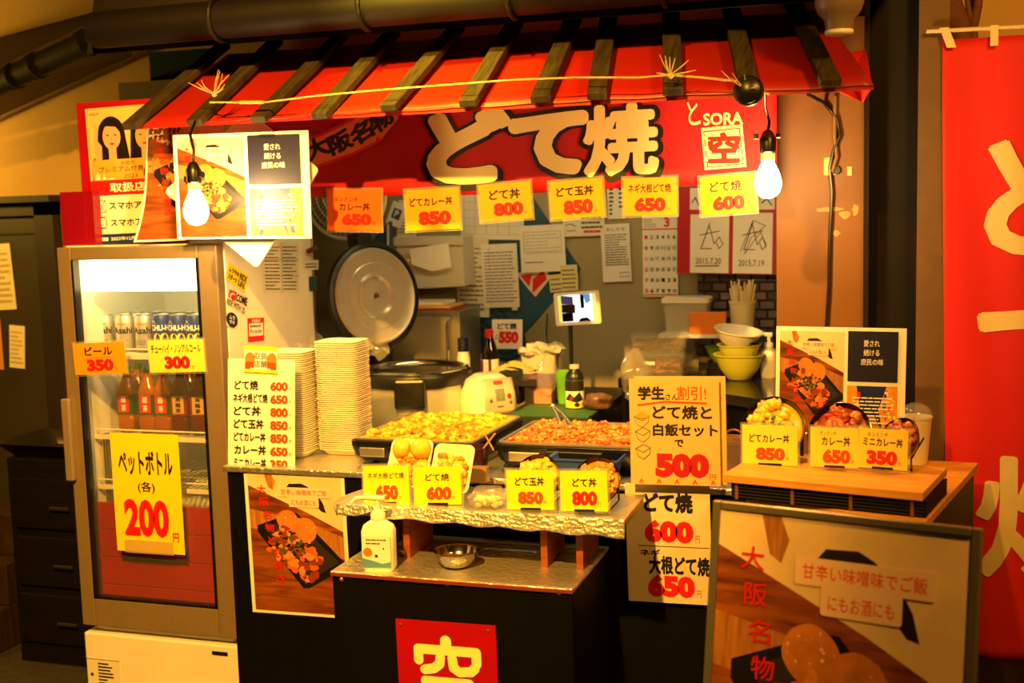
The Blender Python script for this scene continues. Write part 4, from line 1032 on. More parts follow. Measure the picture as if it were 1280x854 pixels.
def foam_dish(label, px0, py0, px1, py1, Y, eggs, mats_):
    """a white foam tray tipped up to show the food"""
    c_ = at((px0+px1)/2, (py0+py1)/2, Y=Y); wd = (at(px1, py0, Y=Y)-at(px0, py0, Y=Y)).length*.95
    M = T_(c_) @ Rz(-4) @ Rx(62)
    t = thing('sample_tray', label, 'food tray', M=M); hh = .135
    MB().loft([(wd-.03, hh-.03, .014, -.018), (wd-.006, hh-.006, .018, 0), (wd, hh, .018, .001), (wd, hh, .018, .004), (wd-.008, hh-.008, .016, .003), (wd-.034, hh-.034, .012, -.013)], n=4).build('tray', mat('foam_white', (240, 232, 212), .55), t, smooth=50)
    rg = random.Random(int(px0)); random.seed(int(px0))
    mb = MB(); chunks(mb, 70, lambda u, v: ((u-.5)*(wd-.04), (v-.5)*(hh-.05)-.008, -.006+rg.uniform(0, .012)), (.006, .013), 3, (1, 1, .7), 2, .3, rg)
    o = mb.build('stewed_beef', mats_, t, smooth=60); o['kind'] = 'stuff'
    for ex, ey, r in eggs: MB().blob((ex, ey, .012), r, amp=.06, sub=3, sq=(1, 1.05, .8)).build('egg', M_egg2, t, smooth=180)
    # prop behind
    MB().box(-.03, .03, -.06, -.02, -.03, -.018).build('prop', blackp, t)
    return t
foam_dish('white foam tray with two round radish slices behind the 650 card', 484, 553, 540, 605, Y1+.07, ((-.026, .038, .026), (.030, .040, .028)), curry)
foam_dish('white foam tray of sliced stew behind the 600 card', 538, 560, 592, 612, Y1+.06, (), curry)
# clear lidded container with rice
q_ = at(611, 636, Z=KS)
cb = thing('rice_container', 'clear lidded container of pale rice between the 600 and 850 cards', 'container', (q_.x, q_.y, KS+.001), R_(5))
MB().loft([(.075, .055, .014, 0), (.095, .072, .018, .03), (.104, .082, .02, .032), (.104, .082, .02, .035), (.09, .068, .018, .038), (.07, .05, .016, .055)], n=4).build('shell', tub, cb, smooth=40)
mb = MB(); random.seed(3); chunks(mb, 40, lambda u, v: ((u-.5)*.06, (v-.5)*.04, .012+random.uniform(0, .018)), (.008, .012), 1, (1, 1, .8), 1, .2)
o = mb.build('cooked_rice', mat('rice_pale', (236, 226, 180), .6), cb, smooth=180); o['kind'] = 'stuff'

def donburi(label, px, py, Y, r, mats_, tilt, yaw=0, green=True, stand=True, n=70, seed=1, rest=None, dark_sauce=None, red=False):
    c_ = at(px, py, Y=Y)
    if rest is not None: c_.z = max(c_.z, rest+r*math.sin(R_(tilt))*.99+.003)
    M = T_(c_) @ Rz(yaw) @ Rx(tilt)
    t = thing('rice_bowl', label, 'bowl', M=M)
    k = r/.075
    MB().lathe([(.001, -.052*k), (.034*k, -.052*k), (.038*k, -.046*k), (.058*k, -.030*k), (.072*k, -.006*k), (.075*k, .0), (.073*k, .001), (.069*k, -.006*k), (.055*k, -.028*k), (.001, -.040*k)], 40).build('bowl', mat('lacquer_black', (14, 10, 9), .18), t, smooth=50)
    rg = random.Random(seed); random.seed(seed)
    mb = MB(); mb.lathe([(.001, .006*k), (.03*k, .003*k), (.055*k, -.006*k), (.066*k, -.014*k)], 30)
    def area(u, v):
        q, a = math.sqrt(u)*.058*k, 2*PI*v; return (q*math.cos(a), q*math.sin(a), .008*k*(1-(q/(.065*k))**2)+rg.uniform(-.002, .005))
    chunks(mb, n, area, (.007*k, .014*k), 3, (1, 1, .7), 2, .3, rg)
    o = mb.build('topping', mats_, t, smooth=60); o['kind'] = 'stuff'
    if green:
        mb = MB(); 
        for i in range(22):
            x, y, z = area(rg.random()*.25, rg.random()); mb.blob((x, y-.004*k, z+.010*k), .0045*k, 0, .2, 1, (1.2, 1, .6))
        o = mb.build('chopped_onion', green_on, t, smooth=180); o['kind'] = 'stuff'
    if red:
        mb = MB()
        for i in range(26): mb.blob((rg.gauss(.0, .014*k), .042*k+rg.gauss(0, .008*k), .008*k), .007*k, 0, .3, 1, (1.4, .7, .7))
        o = mb.build('red_pickles', mat('pickle_red', (206, 24, 26), .35), t, smooth=180); o['kind'] = 'stuff'
    if stand and rest is not None:
        iv = M.inverted(); mb = MB()
        for s_ in (-1, 1):
            b0 = iv @ Vector((c_.x+s_*r*.55, c_.y-.035, rest+.003)); b1 = iv @ Vector((c_.x+s_*r*.55, c_.y+.10, rest+.003)); b2 = Vector((s_*r*.55, .5*r, -.060*k)); b3 = Vector((s_*r*.55, -.86*r, -.034*k)); b4 = Vector((s_*r*.55, -1.05*r, -.0))
            mb.tube([b2, b1, b0, b4], .0025, 6)
        mb.build('wire_stand', blackp, t, smooth=60)
    return t
donburi('black bowl of yellow beef and egg behind the 850 card on the foil shelf', 671, 598, Y1+.05, .066, curry, 62, -6, True, seed=21, rest=KS)
donburi('black bowl of brown beef behind the 800 card at the foil shelf end', 745, 602, Y1+.04, .066, [curry[1], stew[0], curry[0]], 62, -8, True, seed=22, rest=KS)

# ------------------------------------------------------------------ inside the booth
# fluorescent batten on the booth ceiling
fl_ = thing('fluorescent_lamp', 'white fluorescent tube fitting on the booth ceiling', 'ceiling light', (-1.1, 3.80, 1.99))
MB().box(-.6, .6, -.05, .05, -.035, 0).build('housing', white, fl_, bevel=.005)
MB().tube([(-.56, 0, -.055), (.56, 0, -.055)], .015, 12).build('tube', mat('fluorescent_glow', (255, 244, 220), .4, emit=30, ecol=(1, .86, .36)), fl_, smooth=60)
# big rice cooker
RX, RY, RR_ = at(519, 462, Y=4.0).x, 4.0, .198
rcz = at(519, 460, Y=RY).z
rc = thing('rice_cooker', 'large steel rice cooker with its round lid standing open', 'rice cooker', (RX, RY, BL_+.001))
h_ = rcz-BL_-.001
MB().lathe([(.001, .0), (RR_-.02, 0), (RR_-.006, .01), (RR_-.004, .02), (RR_-.004, h_-.05)], 56).build('body', steel_k, rc, smooth=40)
MB().lathe([(RR_-.004, h_-.052), (RR_+.006, h_-.05), (RR_+.008, h_-.02), (RR_+.004, h_-.008), (RR_-.004, h_-.004), (RR_-.012, h_-.006), (RR_-.012, h_-.05)], 56).build('black_rim', blackp, rc, smooth=40)
MB().lathe([(RR_-.006, h_-.006), (RR_-.003, h_+.003), (RR_-.012, h_+.008), (RR_-.024, h_+.005), (RR_-.03, h_-.01), (RR_-.034, .05), (.001, .04)], 56).build('inner_pot', steel_s, rc, smooth=60)
a = math.atan2(-1, .62)
MB().box(-.055, .055, -.018, .02, h_-.118, h_-.012, M=Rz(14) @ T_(.01, -RR_-.004, 0)).build('latch', blackp, rc, bevel=.01)
lc_ = at(467, 371, Y=3.99)
lz = Vector((math.sin(R_(60)), -math.cos(R_(60)), .12)).normalized(); lx = Vector((0, 0, 1)).cross(lz).normalized(); ly = lz.cross(lx)
LM = Matrix((lx, ly, lz)).transposed().to_4x4(); LM.translation = lc_-Vector((RX, RY, BL_))
lid = MB().lathe([(.001, -.05), (.10, -.048), (.17, -.036), (.198, -.014), (.203, .004), (.196, .012), (.182, .014), (.180, .004), (.001, .002)], 56)
lo2 = lid.build('lid', blackp, rc, smooth=40); lo2.matrix_basis = LM
MB().lathe([(.001, .010), (.012, .010), (.013, .018), (.018, .018), (.042, .014), (.062, .017), (.072, .026), (.078, .026), (.086, .019), (.120, .021), (.124, .018), (.160, .020), (.168, .024), (.176, .016), (.178, .004)], 56).build('lid_plate', steel_k, lo2, smooth=30)
mb = MB(); mb.lathe([(.001, .018), (.008, .018), (.008, .024), (.001, .024)], 14)
mb.build('steam_valve', mat('brass', (150, 110, 50), .3, .8), lo2)
mb = MB(); mb.loft([(.08, .05, .012, -.04), (.06, .05, .014, .014)], M=T_(-.02, .21, 0)); mb.build('lid_handle', blackp, lo2, smooth=40)
hp = LM.translation
MB().tube([(hp.x-.07, .10, h_-.03), (hp.x-.06, .06, h_+.03)], .03, 10).build('hinge', blackp, rc, smooth=40)

# steel microwave-like box behind the lid
a, b = at(484, 388, Y=4.245), at(574, 386, Y=4.245)
mw = thing('microwave_oven', 'grey steel oven box behind the open rice cooker lid', 'oven', (a.x, 4.245, BL_))
mh = a.z-BL_; mwd = b.x-a.x
MB().box(0, mwd, 0, .24, 0.004, mh).build('casing', mat('steel_grey_dull', (140, 134, 122), .4, .6), mw, bevel=.006)
MB().box(.02, mwd-.035, -.012, 0, .05, mh-.02).build('door', mat('enamel_grey', (126, 120, 108), .35, .3), mw, bevel=.004)
MB().tube([(mwd-.04, -.012, .08), (mwd-.04, -.03, .09), (mwd-.04, -.03, mh-.05), (mwd-.04, -.012, mh-.04)], .006, 8).build('handle', steel_s, mw)
MB().box(.01, mwd-.01, -.004, 0, .006, .09).build('grille', blackp, mw)
mt = at(540, 384, Y=4.3).z
for i, (px0, px1, c, th, lab, nm) in enumerate(((500, 572, (170, 40, 30), .006, 'red file folder on top of the grey oven box', 'file_folder'), (505, 568, (214, 170, 90), .01, 'tan notebook lying on the red folder', 'notebook'), (512, 558, (232, 226, 206), .012, 'cream paper pad on top of the notebook', 'paper_pad'))):
    x0, x1 = at(px0, 380, Y=4.3).x, at(px1, 380, Y=4.3).x
    zz = BL_+mh+.001+(.0, .007, .018)[i]
    o = MB().box(x0, x1, 4.25, 4.40, zz, zz+th).build(nm, mat('cover_%d' % i, c, .5), bevel=.001); tag(o, lab, 'stationery')
# white wall case with envelope, binder, ruler
WYp = BY-.004
def wallcard(name, label, cat, tl, tr, bl, its, pap, off=0, **k): return card(name, label, cat, tl, tr, bl, WYp-off, its, pap, thick=.0015, **k)
a, b = at(494, 298, Y=4.36), at(579, 292, Y=4.36); c_ = at(500, 362, Y=4.36)
wc = thing('wall_case', 'grey white plastic wall case holding an envelope', 'case', (a.x, 4.36, c_.z))
ww, wh = b.x-a.x, a.z-c_.z
mb = MB(); mb.add([(0.01, 0, 0), (ww, .0, 0.01), (ww-.005, -.0, wh), (0, 0, wh), (0.01, .13, 0), (ww, .13, .01), (ww-.005, .13, wh), (0, .13, wh)], [(0, 1, 2, 3), (4, 7, 6, 5), (0, 4, 5, 1), (1, 5, 6, 2), (0, 3, 7, 4)])
mb.build('case_body', mat('plastic_grey_white', (196, 190, 172), .5), wc, bevel=.004)
MB().box(-.004, ww+.004, -.012, .0, wh-.03, wh+.006).build('rim', mat('plastic_grey_white', (196, 190, 172), .5), wc, bevel=.003)
M, w_, h2 = frame_of((513, 308), (570, 298), (513, 318), 4.34)
t = thing('envelope', 'white open envelope sticking out of the wall case', 'envelope', M=M)
e_ = at(545, 325, Y=4.34); 
q = [(0, 0, .004), (.165, 0, .004), (.16, -.095, .004), (.08, -.10, .005), (.0, -.06, .004)]
mb = MB(); mb.prism([(p_[0], p_[1]+.02) for p_ in q], .0, .004); mb.build('pocket', paper, t)
mb = MB(); mb.prism([(0, .02), (.165, .02), (.10, -.07)], .0045, .006); mb.build('flap', paper, t)
M, w_, h2 = frame_of((467, 285), (492, 285), (462, 318), 4.30)
t = thing('ring_binder', 'dark blue ring binder leaning left of the wall case', 'binder', M=M)
MB().prism([(.0, 0), (.095, -.02), (.10, .13), (.03, .06)], 0, .03).build('cover', mat('binder_blue', (24, 60, 96), .4), t, bevel=.002)
MB().prism([(.088, -.015), (.096, -.016), (.098, .12), (.09, .115)], .03, .031).build('spine_label', paper2, t)
a, b = at(432, 314, Y=4.27), at(511, 326, Y=4.27)
mb = MB(); M = Matrix(((b-a).normalized(), Vector((0, 1, 0)), (b-a).normalized().cross(Vector((0, 1, 0))))).transposed().to_4x4(); M.translation = a
o = mb.box(0, (b-a).length, -.01, .01, -.006, .006).build('yellow_ruler', mat('plastic_yellow', (224, 196, 20), .4), M=M, bevel=.002); tag(o, 'yellow ruler lying above the rice cooker lid', 'ruler')
wallcard('flyer', 'white flyer with a blue mark tilted behind the yellow 850 curry card', 'flyer', (490, 250), (508, 258), (482, 278), [B(.2, .3, .75, .75, blue), T('P', .35, .38, .6, .68, paper, .02)], paper, .10)
wallcard('flyer', 'grey white flyer edge behind the yellow 850 curry card', 'flyer', (500, 250), (524, 252), (496, 296), [TEXTLINES(.1, .1, .9, .9, 9, ink_g, .3, 3)], paper2, .09)
# electric fan behind the first price card
q_ = at(437, 243, Y=4.25)
fan = thing('electric_fan', 'cream pedestal fan half hidden behind the orange 650 card', 'fan', (q_.x, 4.25, 0))
zc = q_.z
mb = MB()
for r in (.165, .14, .11, .08, .05): mb.tube([(r*math.cos(k*PI/20), -.05-.03*(1-(r/.165)**2), zc+r*math.sin(k*PI/20)) for k in range(40)], .0022, 5, closed=True)
for k in range(48):
    a = 2*PI*k/48; mb.tube([(.165*math.cos(a), -.05, zc+.165*math.sin(a)), (.11*math.cos(a), -.067, zc+.11*math.sin(a)), (.03*math.cos(a), -.08, zc+.03*math.sin(a))], .0014, 4)
mb.tube([(.17*math.cos(k*PI/24), -.045, zc+.17*math.sin(k*PI/24)) for k in range(48)], .008, 8, closed=True)
mb.build('guard', mat('fan_cream', (214, 208, 180), .4), fan)
mb = MB()
for k in range(3):
    a = 2*PI*k/3; mb.grid(lambda u, v: ((.03+.11*u)*math.cos(a+.9*v), -.03+.02*v, zc+(.03+.11*u)*math.sin(a+.9*v)), 6, 6)
mb.build('blade', mat('fan_blade', (170, 190, 190), .3), fan, smooth=180, solid=.003)
MB().loft([(.12, .10, .04, 0), (.10, .1, .04, .10)], M=T_(0, -.02, zc) @ Rx(-90)).build('motor_housing', MATS['fan_cream'], fan, smooth=40)
MB().tube([(0, .03, BL_+.02), (0, .03, zc-.05)], .017, 14).build('pole', MATS['fan_cream'], fan, smooth=60)
MB().lathe([(.001, 0), (.10, 0), (.10, .015), (.05, .03), (.02, .06), (.001, .06)], 32, M=T_(0, .03, BL_+.001)).build('base', MATS['fan_cream'], fan, smooth=40)

# posters and papers on the back wall
pb_ = mat('print_teal', (26, 74, 100), .55, var=.1, vscale=6)
def WP(pts, m_, box, k='print'):   # photo pixels -> card coords inside box (x0,y0,x1,y1 px)
    x0, y0, x1, y1 = box; return P([((x-x0)/(x1-x0), (y1-y)/(y1-y0)) for x, y in pts], m_, k)
bx = (585, 236, 735, 445)
bp_ = [WP([(667, 244), (728, 333), (668, 404), (632, 440), (590, 440), (588, 300), (600, 250)], pb_, bx)]
for cx, cy in ((612, 404), (596, 424), (634, 424)):
    for r in (26, 18, 10): bp_ += [C((cx-585)/150, (445-cy)/209, r/150, r/209, mat('print_deep', (16, 40, 46), .5), 20), C((cx-585)/150, (445-cy)/209, (r-4)/150, (r-4)/209, pb_, 20)]
bp_ += [WP([(648, 340), (664, 360), (672, 368), (690, 345), (684, 330), (664, 334)], paper2, bx), WP([(652, 342), (664, 356), (668, 340)], inkr, bx), WP([(668, 364), (686, 346), (682, 334), (668, 346)], inkr, bx), WP([(654, 232), (668, 240), (664, 262)], inkr, bx)]
x0, y0, x1, y1 = bx
MW, ww_, hw_ = frame_of((585, 236), (735, 236), (585, 445), WYp+.002)
t = thing('wall_poster', 'dark teal wall poster with red flames and swirls behind the pinned papers', 'poster', M=MW)
mb = MB(); pp = bp_[0][1]; mb.prism([(x*ww_, y*hw_) for x, y in pp], -.001, .0005); mb.build('sheet', pb_, t)
decal(bp_[1:], ww_, hw_, t, z0=.0008)
def lines(n, sd, a=.08): return TEXTLINES(a, .08, .94, .9, n, ink_g, .3, 5, sd)
grid_ = [B(.05+.18*i, .1, .054+.18*i, .9, ink_g) for i in range(6)]+[B(.05, .1+.16*i, .95, .104+.16*i, ink_g) for i in range(6)]
wallcard('notice_sheet', 'ruled table sheet behind the 850 and 800 cards', 'paper', (576, 236), (655, 236), (576, 299), grid_, paper, .008)
wallcard('notice_sheet', 'list sheet nearest the white wall case', 'paper', (572, 297), (612, 297), (572, 396), lines(14, 3), paper2, .010)
wallcard('notice_sheet', 'ruled list sheet in the middle of the pinned papers', 'paper', (603, 306), (648, 304), (605, 385), [lines(16, 4), B(.22, .04, .228, .96, ink_g)], paper, .014)
wallcard('notice_sheet', 'slightly tilted white sheet below the 800 card', 'paper', (647, 283), (703, 280), (652, 341), [OUTL(.08, .4, .92, .86, .006, ink_g), TEXTLINES(.1, .42, .9, .84, 6, ink_g, .12, 6, 5), B(.1, .2, .5, .22, ink_g)], paper, .018)
wallcard('whiteboard', 'small whiteboard with black and red notes under the 850 egg bowl card', 'whiteboard', (700, 268), (752, 266), (704, 296), [stroke([(.08, .5), (.2, .55), (.3, .45)], .03, ink), stroke([(.1, .25), (.3, .25)], .03, ink), TEXTLINES(.45, .3, .95, .9, 3, ink, .4, 4, 6), TEXTLINES(.5, .1, .95, .3, 1, inkr, .5, 4, 7)], white, .01)
wallcard('notice_strip', 'narrow handwritten strip left of the 650 radish card', 'paper', (757, 232), (779, 231), (760, 274), [TEXTLINES(.1, .1, .35, .95, 7, ink, .5, 1, 8), TEXTLINES(.65, .3, .9, .95, 5, ink, .5, 1, 9)], paper, .006)
wallcard('notice_sheet', 'white notice with dense lines left of the calendar', 'paper', (751, 281), (787, 279), (754, 353), [T('おしらせ', .2, .88, .85, .94, ink, .01), TEXTLINES(.12, .28, .92, .84, 13, ink, .35, 3, 10), OUTL(.6, .08, .92, .16, .01, ink_g)], paper, .006)
cal = [T('3', .62, .84, .78, .96, inkr, .04), TEXTLINES(.05, .84, .4, .95, 4, ink_g, .3, 3, 11), B(.0, .81, 1, .825, inkr)]
for r in range(6):
    for c in range(6): cal.append(T(str(1+(r*7+c) % 31), .06+.16*c, .70-.13*r, .15+.16*c, .745-.13*r, inkr if c == 0 else ink, .02))
cal.append(B(0, .02, 1, .03, inkr))
wallcard('wall_calendar', 'white March wall calendar left of the autograph board', 'calendar', (802, 268), (846, 267), (804, 371), cal, paper, .006)
sn = mat('note_yellow', (222, 214, 150), .6)
wallcard('sticky_note', 'pale yellow note over the teal poster corner', 'note', (687, 344), (708, 342), (688, 366), lines(3, 12), sn, .02)
wallcard('sticky_note', 'pale yellow note with writing above the tablet', 'note', (706, 332), (727, 331), (702, 364), lines(5, 13), sn, .022)
wallcard('sticky_note', 'pale yellow tall note at the right edge of the list sheet', 'note', (648, 352), (655, 352), (640, 388), [], sn, .012)
# autograph board
AYb = 4.40
m_ab = mat('board_crimson', (170, 16, 36), .45)
MA, wa, ha = frame_of((846, 234), (973, 233), (846, 342), AYb)
ab = thing('autograph_board', 'dark red board with four signed white cards, right of the calendar', 'board', M=MA)
MB().box(0, wa+.02, 0, ha, -.014, 0).build('backing', m_ab, ab, bevel=.002)
def apx(x, y): return ((x-846)/127, (342-y)/108)
for i, (x0, y0, x1, y1, txt) in enumerate(((862, 232, 876, 262, 0), (948, 236, 968, 262, 3), (863, 268, 912, 341, 1), (917, 266, 966, 344, 2))):
    a, b = apx(x0, y1), apx(x1, y0)
    cq = MB().box(a[0]*wa, b[0]*wa, max(.004, a[1]*ha), min(b[1]*ha, ha-.004), .0002, .003).build('signed_card', paper, ab)
    its = []
    def q2(u, v): return (a[0]+(b[0]-a[0])*u, a[1]+(b[1]-a[1])*v)
    rg = random.Random(i+3)
    if txt in (1, 2):
        its += stroke([q2(*p_) for p_ in ((.25, .65), (.75, .72))], .01, ink) + stroke([q2(*p_) for p_ in ((.5, .85), (.35, .55), (.28, .42), (.55, .42))], .01, ink) + stroke([q2(*p_) for p_ in ((.5, .8), (.62, .5), (.75, .62), (.85, .5), (.75, .42), (.68, .52))], .008, ink)
        if txt == 2: its += stroke([q2(*p_) for p_ in ((.2, .4), (.5, .88), (.82, .80), (.45, .6), (.3, .35), (.7, .7), (.85, .45))], .007, ink_g)
        s_, o_ = q2(.15, .16), q2(.8, .26); its += [T('2015.7.20' if txt == 1 else '2015.7.19', s_[0], s_[1], o_[0], o_[1], ink, .0)]
        if txt == 1: its += stroke([q2(.15, .12), q2(.75, .13)], .012, ink)
    else: its += stroke([q2(.2, .3), q2(.5, .5), q2(.8, .2)], .012, ink)
    decal(its, wa, ha, cq, z0=.0035)

# tablet on its pole
tq = at(720, 386, Y=4.12)
MT, wt, ht = frame_of((691, 367), (748, 363), (695, 408), 4.12)
tb = thing('tablet_stand', 'white tablet glowing on a slim black pole stand', 'tablet', M=MT)
MB().prism([(x+wt/2, y+ht/2) for x, y in rrect(wt, ht, .008, 4)], -.008, 0).build('tablet_body', whitep, tb, bevel=.001)
scr = [B(.09, .10, .91, .92, mat('screen_white', (210, 220, 230), .3, emit=1.6)), B(.09, .10, .16, .92, mat('screen_lime', (180, 190, 90), .3, emit=1.2)), B(.84, .1, .91, .92, mat('screen_lime', (180, 190, 90), .3)), P([(.16, .66), (.42, .62), (.42, .86), (.16, .92)], mat('screen_violet', (60, 50, 90), .3, emit=.8)),
       B(.16, .50, .40, .64, mat('screen_red', (200, 40, 50), .3, emit=.9)), B(.16, .12, .40, .38, mat('screen_black', (10, 10, 14), .2)), B(.58, .5, .66, .92, MATS['screen_black']), P([(.5, .1), (.8, .1), (.7, .22), (.56, .2)], MATS['screen_black']), C(.24, .44, .05, .06, mat('screen_white', (0, 0, 0))), P([(.64, .92), (.8, .92), (.8, .7), (.7, .62)], mat('screen_blue', (90, 130, 200), .3, emit=.9))]
decal(scr, wt, ht, tb, names={'print': 'lit screen picture'})
iv = MT.inverted(); pb0 = at(712, 405, Y=4.13); 
MB().tube([iv @ Vector((pb0.x, 4.14, BZ+.012)), iv @ Vector((pb0.x, 4.14, pb0.z+.03))], .008, 10).build('pole', blackp, tb, smooth=60)
MB().lathe([(.001, 0), (.07, 0), (.07, .008), (.012, .014), (.001, .014)], 28, M=iv @ T_(pb0.x, 4.14, BZ+.001)).build('base', blackp, tb, smooth=40)
MB().loft([(.05, .03, .006, 0), (.05, .03, .006, .03)], M=iv @ T_(pb0.x, 4.13, tq.z-.015)).build('clamp', blackp, tb, smooth=40)
cb_ = MB().tube([at(684, 392, Y=4.4), at(683, 420, Y=4.4), at(686, 440, Y=4.36), at(680, 462, Y=4.3), at(672, 476, Y=4.26)], .003, 6).build('black_cable', blackp, smooth=60)
tag(cb_, 'thin black cable hanging on the wall left of the tablet', 'cable')

# small white rice cooker
q_ = at(602, 512, Y=3.93)
s2 = thing('small_rice_cooker', 'small white rice cooker with a control panel beside the big one', 'rice cooker', (-1.39, 3.985, BL_+.0005), R_(42)); s2.scale = (.86, .86, 1.2)
MB().loft([(.17, .20, .05, 0), (.20, .24, .07, .02), (.205, .245, .08, .08), (.20, .24, .085, .12), (.17, .20, .08, .155), (.10, .12, .05, .172)], n=6).build('body', mat('cooker_cream', (232, 226, 204), .3), s2, smooth=60)
pn = MB(); pn.grid(lambda u, v: ((u-.5)*.135, -.1245+.034*max(0, (v-.4)/.6)**1.5-.003*math.cos((u-.5)*2), .065+.10*v), 10, 10)
pp_ = pn.build('control_panel', mat('panel_grey', (170, 164, 146), .35), s2, smooth=180, solid=.004)
fnp = lambda x, y, z: (x-.0675, -.1275+.034*max(0, (y/.115-.4)/.6)**1.5-z-.002, .065+y*.1/.115)
decal([B(.36, .38, .66, .72, mat('lcd_grey', (110, 112, 96), .3)), C(.80, .5, .07, .08, inkr), C(.2, .4, .05, .06, ink_g), C(.84, .32, .05, .05, ink_g), RR(.36, .84, .66, .95, inkp, .03, .03), B(.4, .2, .6, .24, ink_g)], .135, .115, pp_, fn=fnp, sub=.02)
# soy bottle and white carton
q_ = at(597, 470, Y=4.05)
so = thing('soy_bottle', 'soy sauce bottle with red cap and purple label behind the small rice cooker', 'bottle', (q_.x, 4.19, BL_+.0005))
zt_ = at(597, 412, Y=4.19).z-BL_
MB().lathe([(.001, 0), (.032, 0), (.034, .006), (.034, zt_*.70), (.030, zt_*.78), (.016, zt_*.90), (.014, zt_*.93)], 28).build('bottle_body', mat('soy_black', (18, 8, 6), .12), so, smooth=50)
MB().lathe([(.014, zt_*.91), (.0165, zt_*.92), (.0165, zt_-.002), (.014, zt_), (.001, zt_)], 20).build('cap', mat('cap_red', (206, 20, 24), .35), so, smooth=40)
ls = MB().lathe([(.0346, zt_*.42), (.0346, zt_*.68)], 28).build('label_band', paper, so, smooth=60)
pu = mat('print_purple', (96, 24, 110), .5)
decal([B(-.9, 0, -.3, 1, pu), B(.1, 0, .35, 1, pu), TV('生しょうゆ', -.05, .14, .96, .06, ink, .02)], .05, zt_*.26, ls, fn=wrap(.0348, zt_*.42, 0), sub=.008)
q_ = at(577, 460, Y=4.2)
o = thing('white_bottle', 'white bottle with dark blue cap left of the soy sauce', 'bottle', (q_.x, 4.225, BL_+.0005)); o.scale = (1, 1, 1.42)
MB().lathe([(.001, 0), (.024, 0), (.025, .01), (.025, .16), (.02, .18)], 24).build('bottle_body', whitep, o, smooth=50)
MB().lathe([(.02, .178), (.021, .18), (.021, .215), (.001, .217)], 20).build('cap', mat('cap_navy', (20, 30, 60), .35), o, smooth=40)
# box stand, pink and purple boxes, bagged things
q0, q1 = at(637, 475, Y=4.0), at(668, 476, Y=4.0)
o = MB(); o.box(q0.x, q1.x, 4.0, 4.16, q0.z-.022, q0.z); o.box(q0.x+.005, q0.x+.03, 4.01, 4.15, BZ, q0.z-.022); o.box(q1.x-.04, q1.x-.012, 4.01, 4.15, BZ, q0.z-.022)
o = o.build('small_stand', mat('stand_dark', (40, 34, 28), .4)); tag(o, 'small dark stand carrying the leaf packets behind the left hot plate', 'stand')
ZS = q0.z
rg = random.Random(2); random.seed(9)
o = MB().loft([(.10, .07, .01, 0), (.12, .09, .01, .045)], n=2, cap1=True).build('napkin_box', mat('carton_white', (220, 212, 190), .6)); o.location = (q0.x+.02, 4.24, ZS-.01+.011+.0)
o.location = ((q0.x+q1.x)/2, 4.24, BZ+.0005); o.scale = (1.1, 1, 3.4)
tag(o, 'white paper carton stuffed with a plastic bag behind the leaf packets', 'carton')
topz = BZ+.045*3.4
mb = MB(); 
for i in range(14): mb.blob(((q0.x+q1.x)/2+rg.uniform(-.06, .07), 4.22+rg.uniform(-.03, .03), topz+rg.uniform(.0, .03)), rg.uniform(.018, .034), 0, .5, 2, (1, 1, .7))
o = mb.build('crumpled_bag', mat('film_white', (214, 208, 190), .35), smooth=60); tag(o, 'crumpled white plastic bag in the carton below the 550 sign', 'bag')
wq = card('price_sign', 'small tilted white 550 dote yaki sign above the crumpled bag', 'sign', (625, 401), (663, 401), (615, 436), 4.28, [T('どて焼', .18, .66, .82, .88, ink, .04), T('550', .22, .18, .88, .60, inkr, .08, 'price'), stroke([(.1, .4), (.2, .5)], .02, ink_g), stroke([(.1, .3), (.2, .4)], .02, ink_g)], paper, lean=6)
lf = mat('leaf_packet', (186, 176, 92), .5, var=.15, vscale=30)
for i, (px, py, a, lab) in enumerate(((628, 466, 20, 'folded yellow green leaf packet on the left of the dark stand'), (652, 470, -12, 'folded yellow green leaf packet on the right of the dark stand'))):
    q_ = at(px, py, Y=4.06); mb = MB()
    mb.grid(lambda u, v: (-.055+.11*u, .05*(v-.5), .010+.035*abs(math.sin(u*2.4+i))*(1-abs(v-.5))+.006*noise.noise(Vector((u*6, v*6, i)))), 12, 8)
    o = mb.build('leaf_packet', lf, smooth=60, solid=.002); o.location = (q_.x, 4.07, ZS+.001+.012*i); o.rotation_euler = (0, 0, R_(a)); tag(o, lab, 'packet')
q0, q1 = at(659, 488, Y=4.02), at(688, 488, Y=4.02)
o = MB().box(q0.x, q1.x, 4.03, 4.10, BZ, q0.z+.005).build('carton', mat('carton_pink', (206, 132, 110), .6), bevel=.002); tag(o, 'salmon pink carton under the purple packet', 'carton')
o = MB().loft([(q1.x-q0.x, .07, .006, 0), (q1.x-q0.x+.004, .072, .008, .012), (q1.x-q0.x-.002, .068, .008, .045)], n=3).build('packet', mat('packet_purple', (120, 84, 140), .5, var=.25, vscale=60)); o.location = ((q0.x+q1.x)/2, 4.065, q0.z+.006); tag(o, 'purple packet on the pink carton left of the patterned bottle', 'packet')
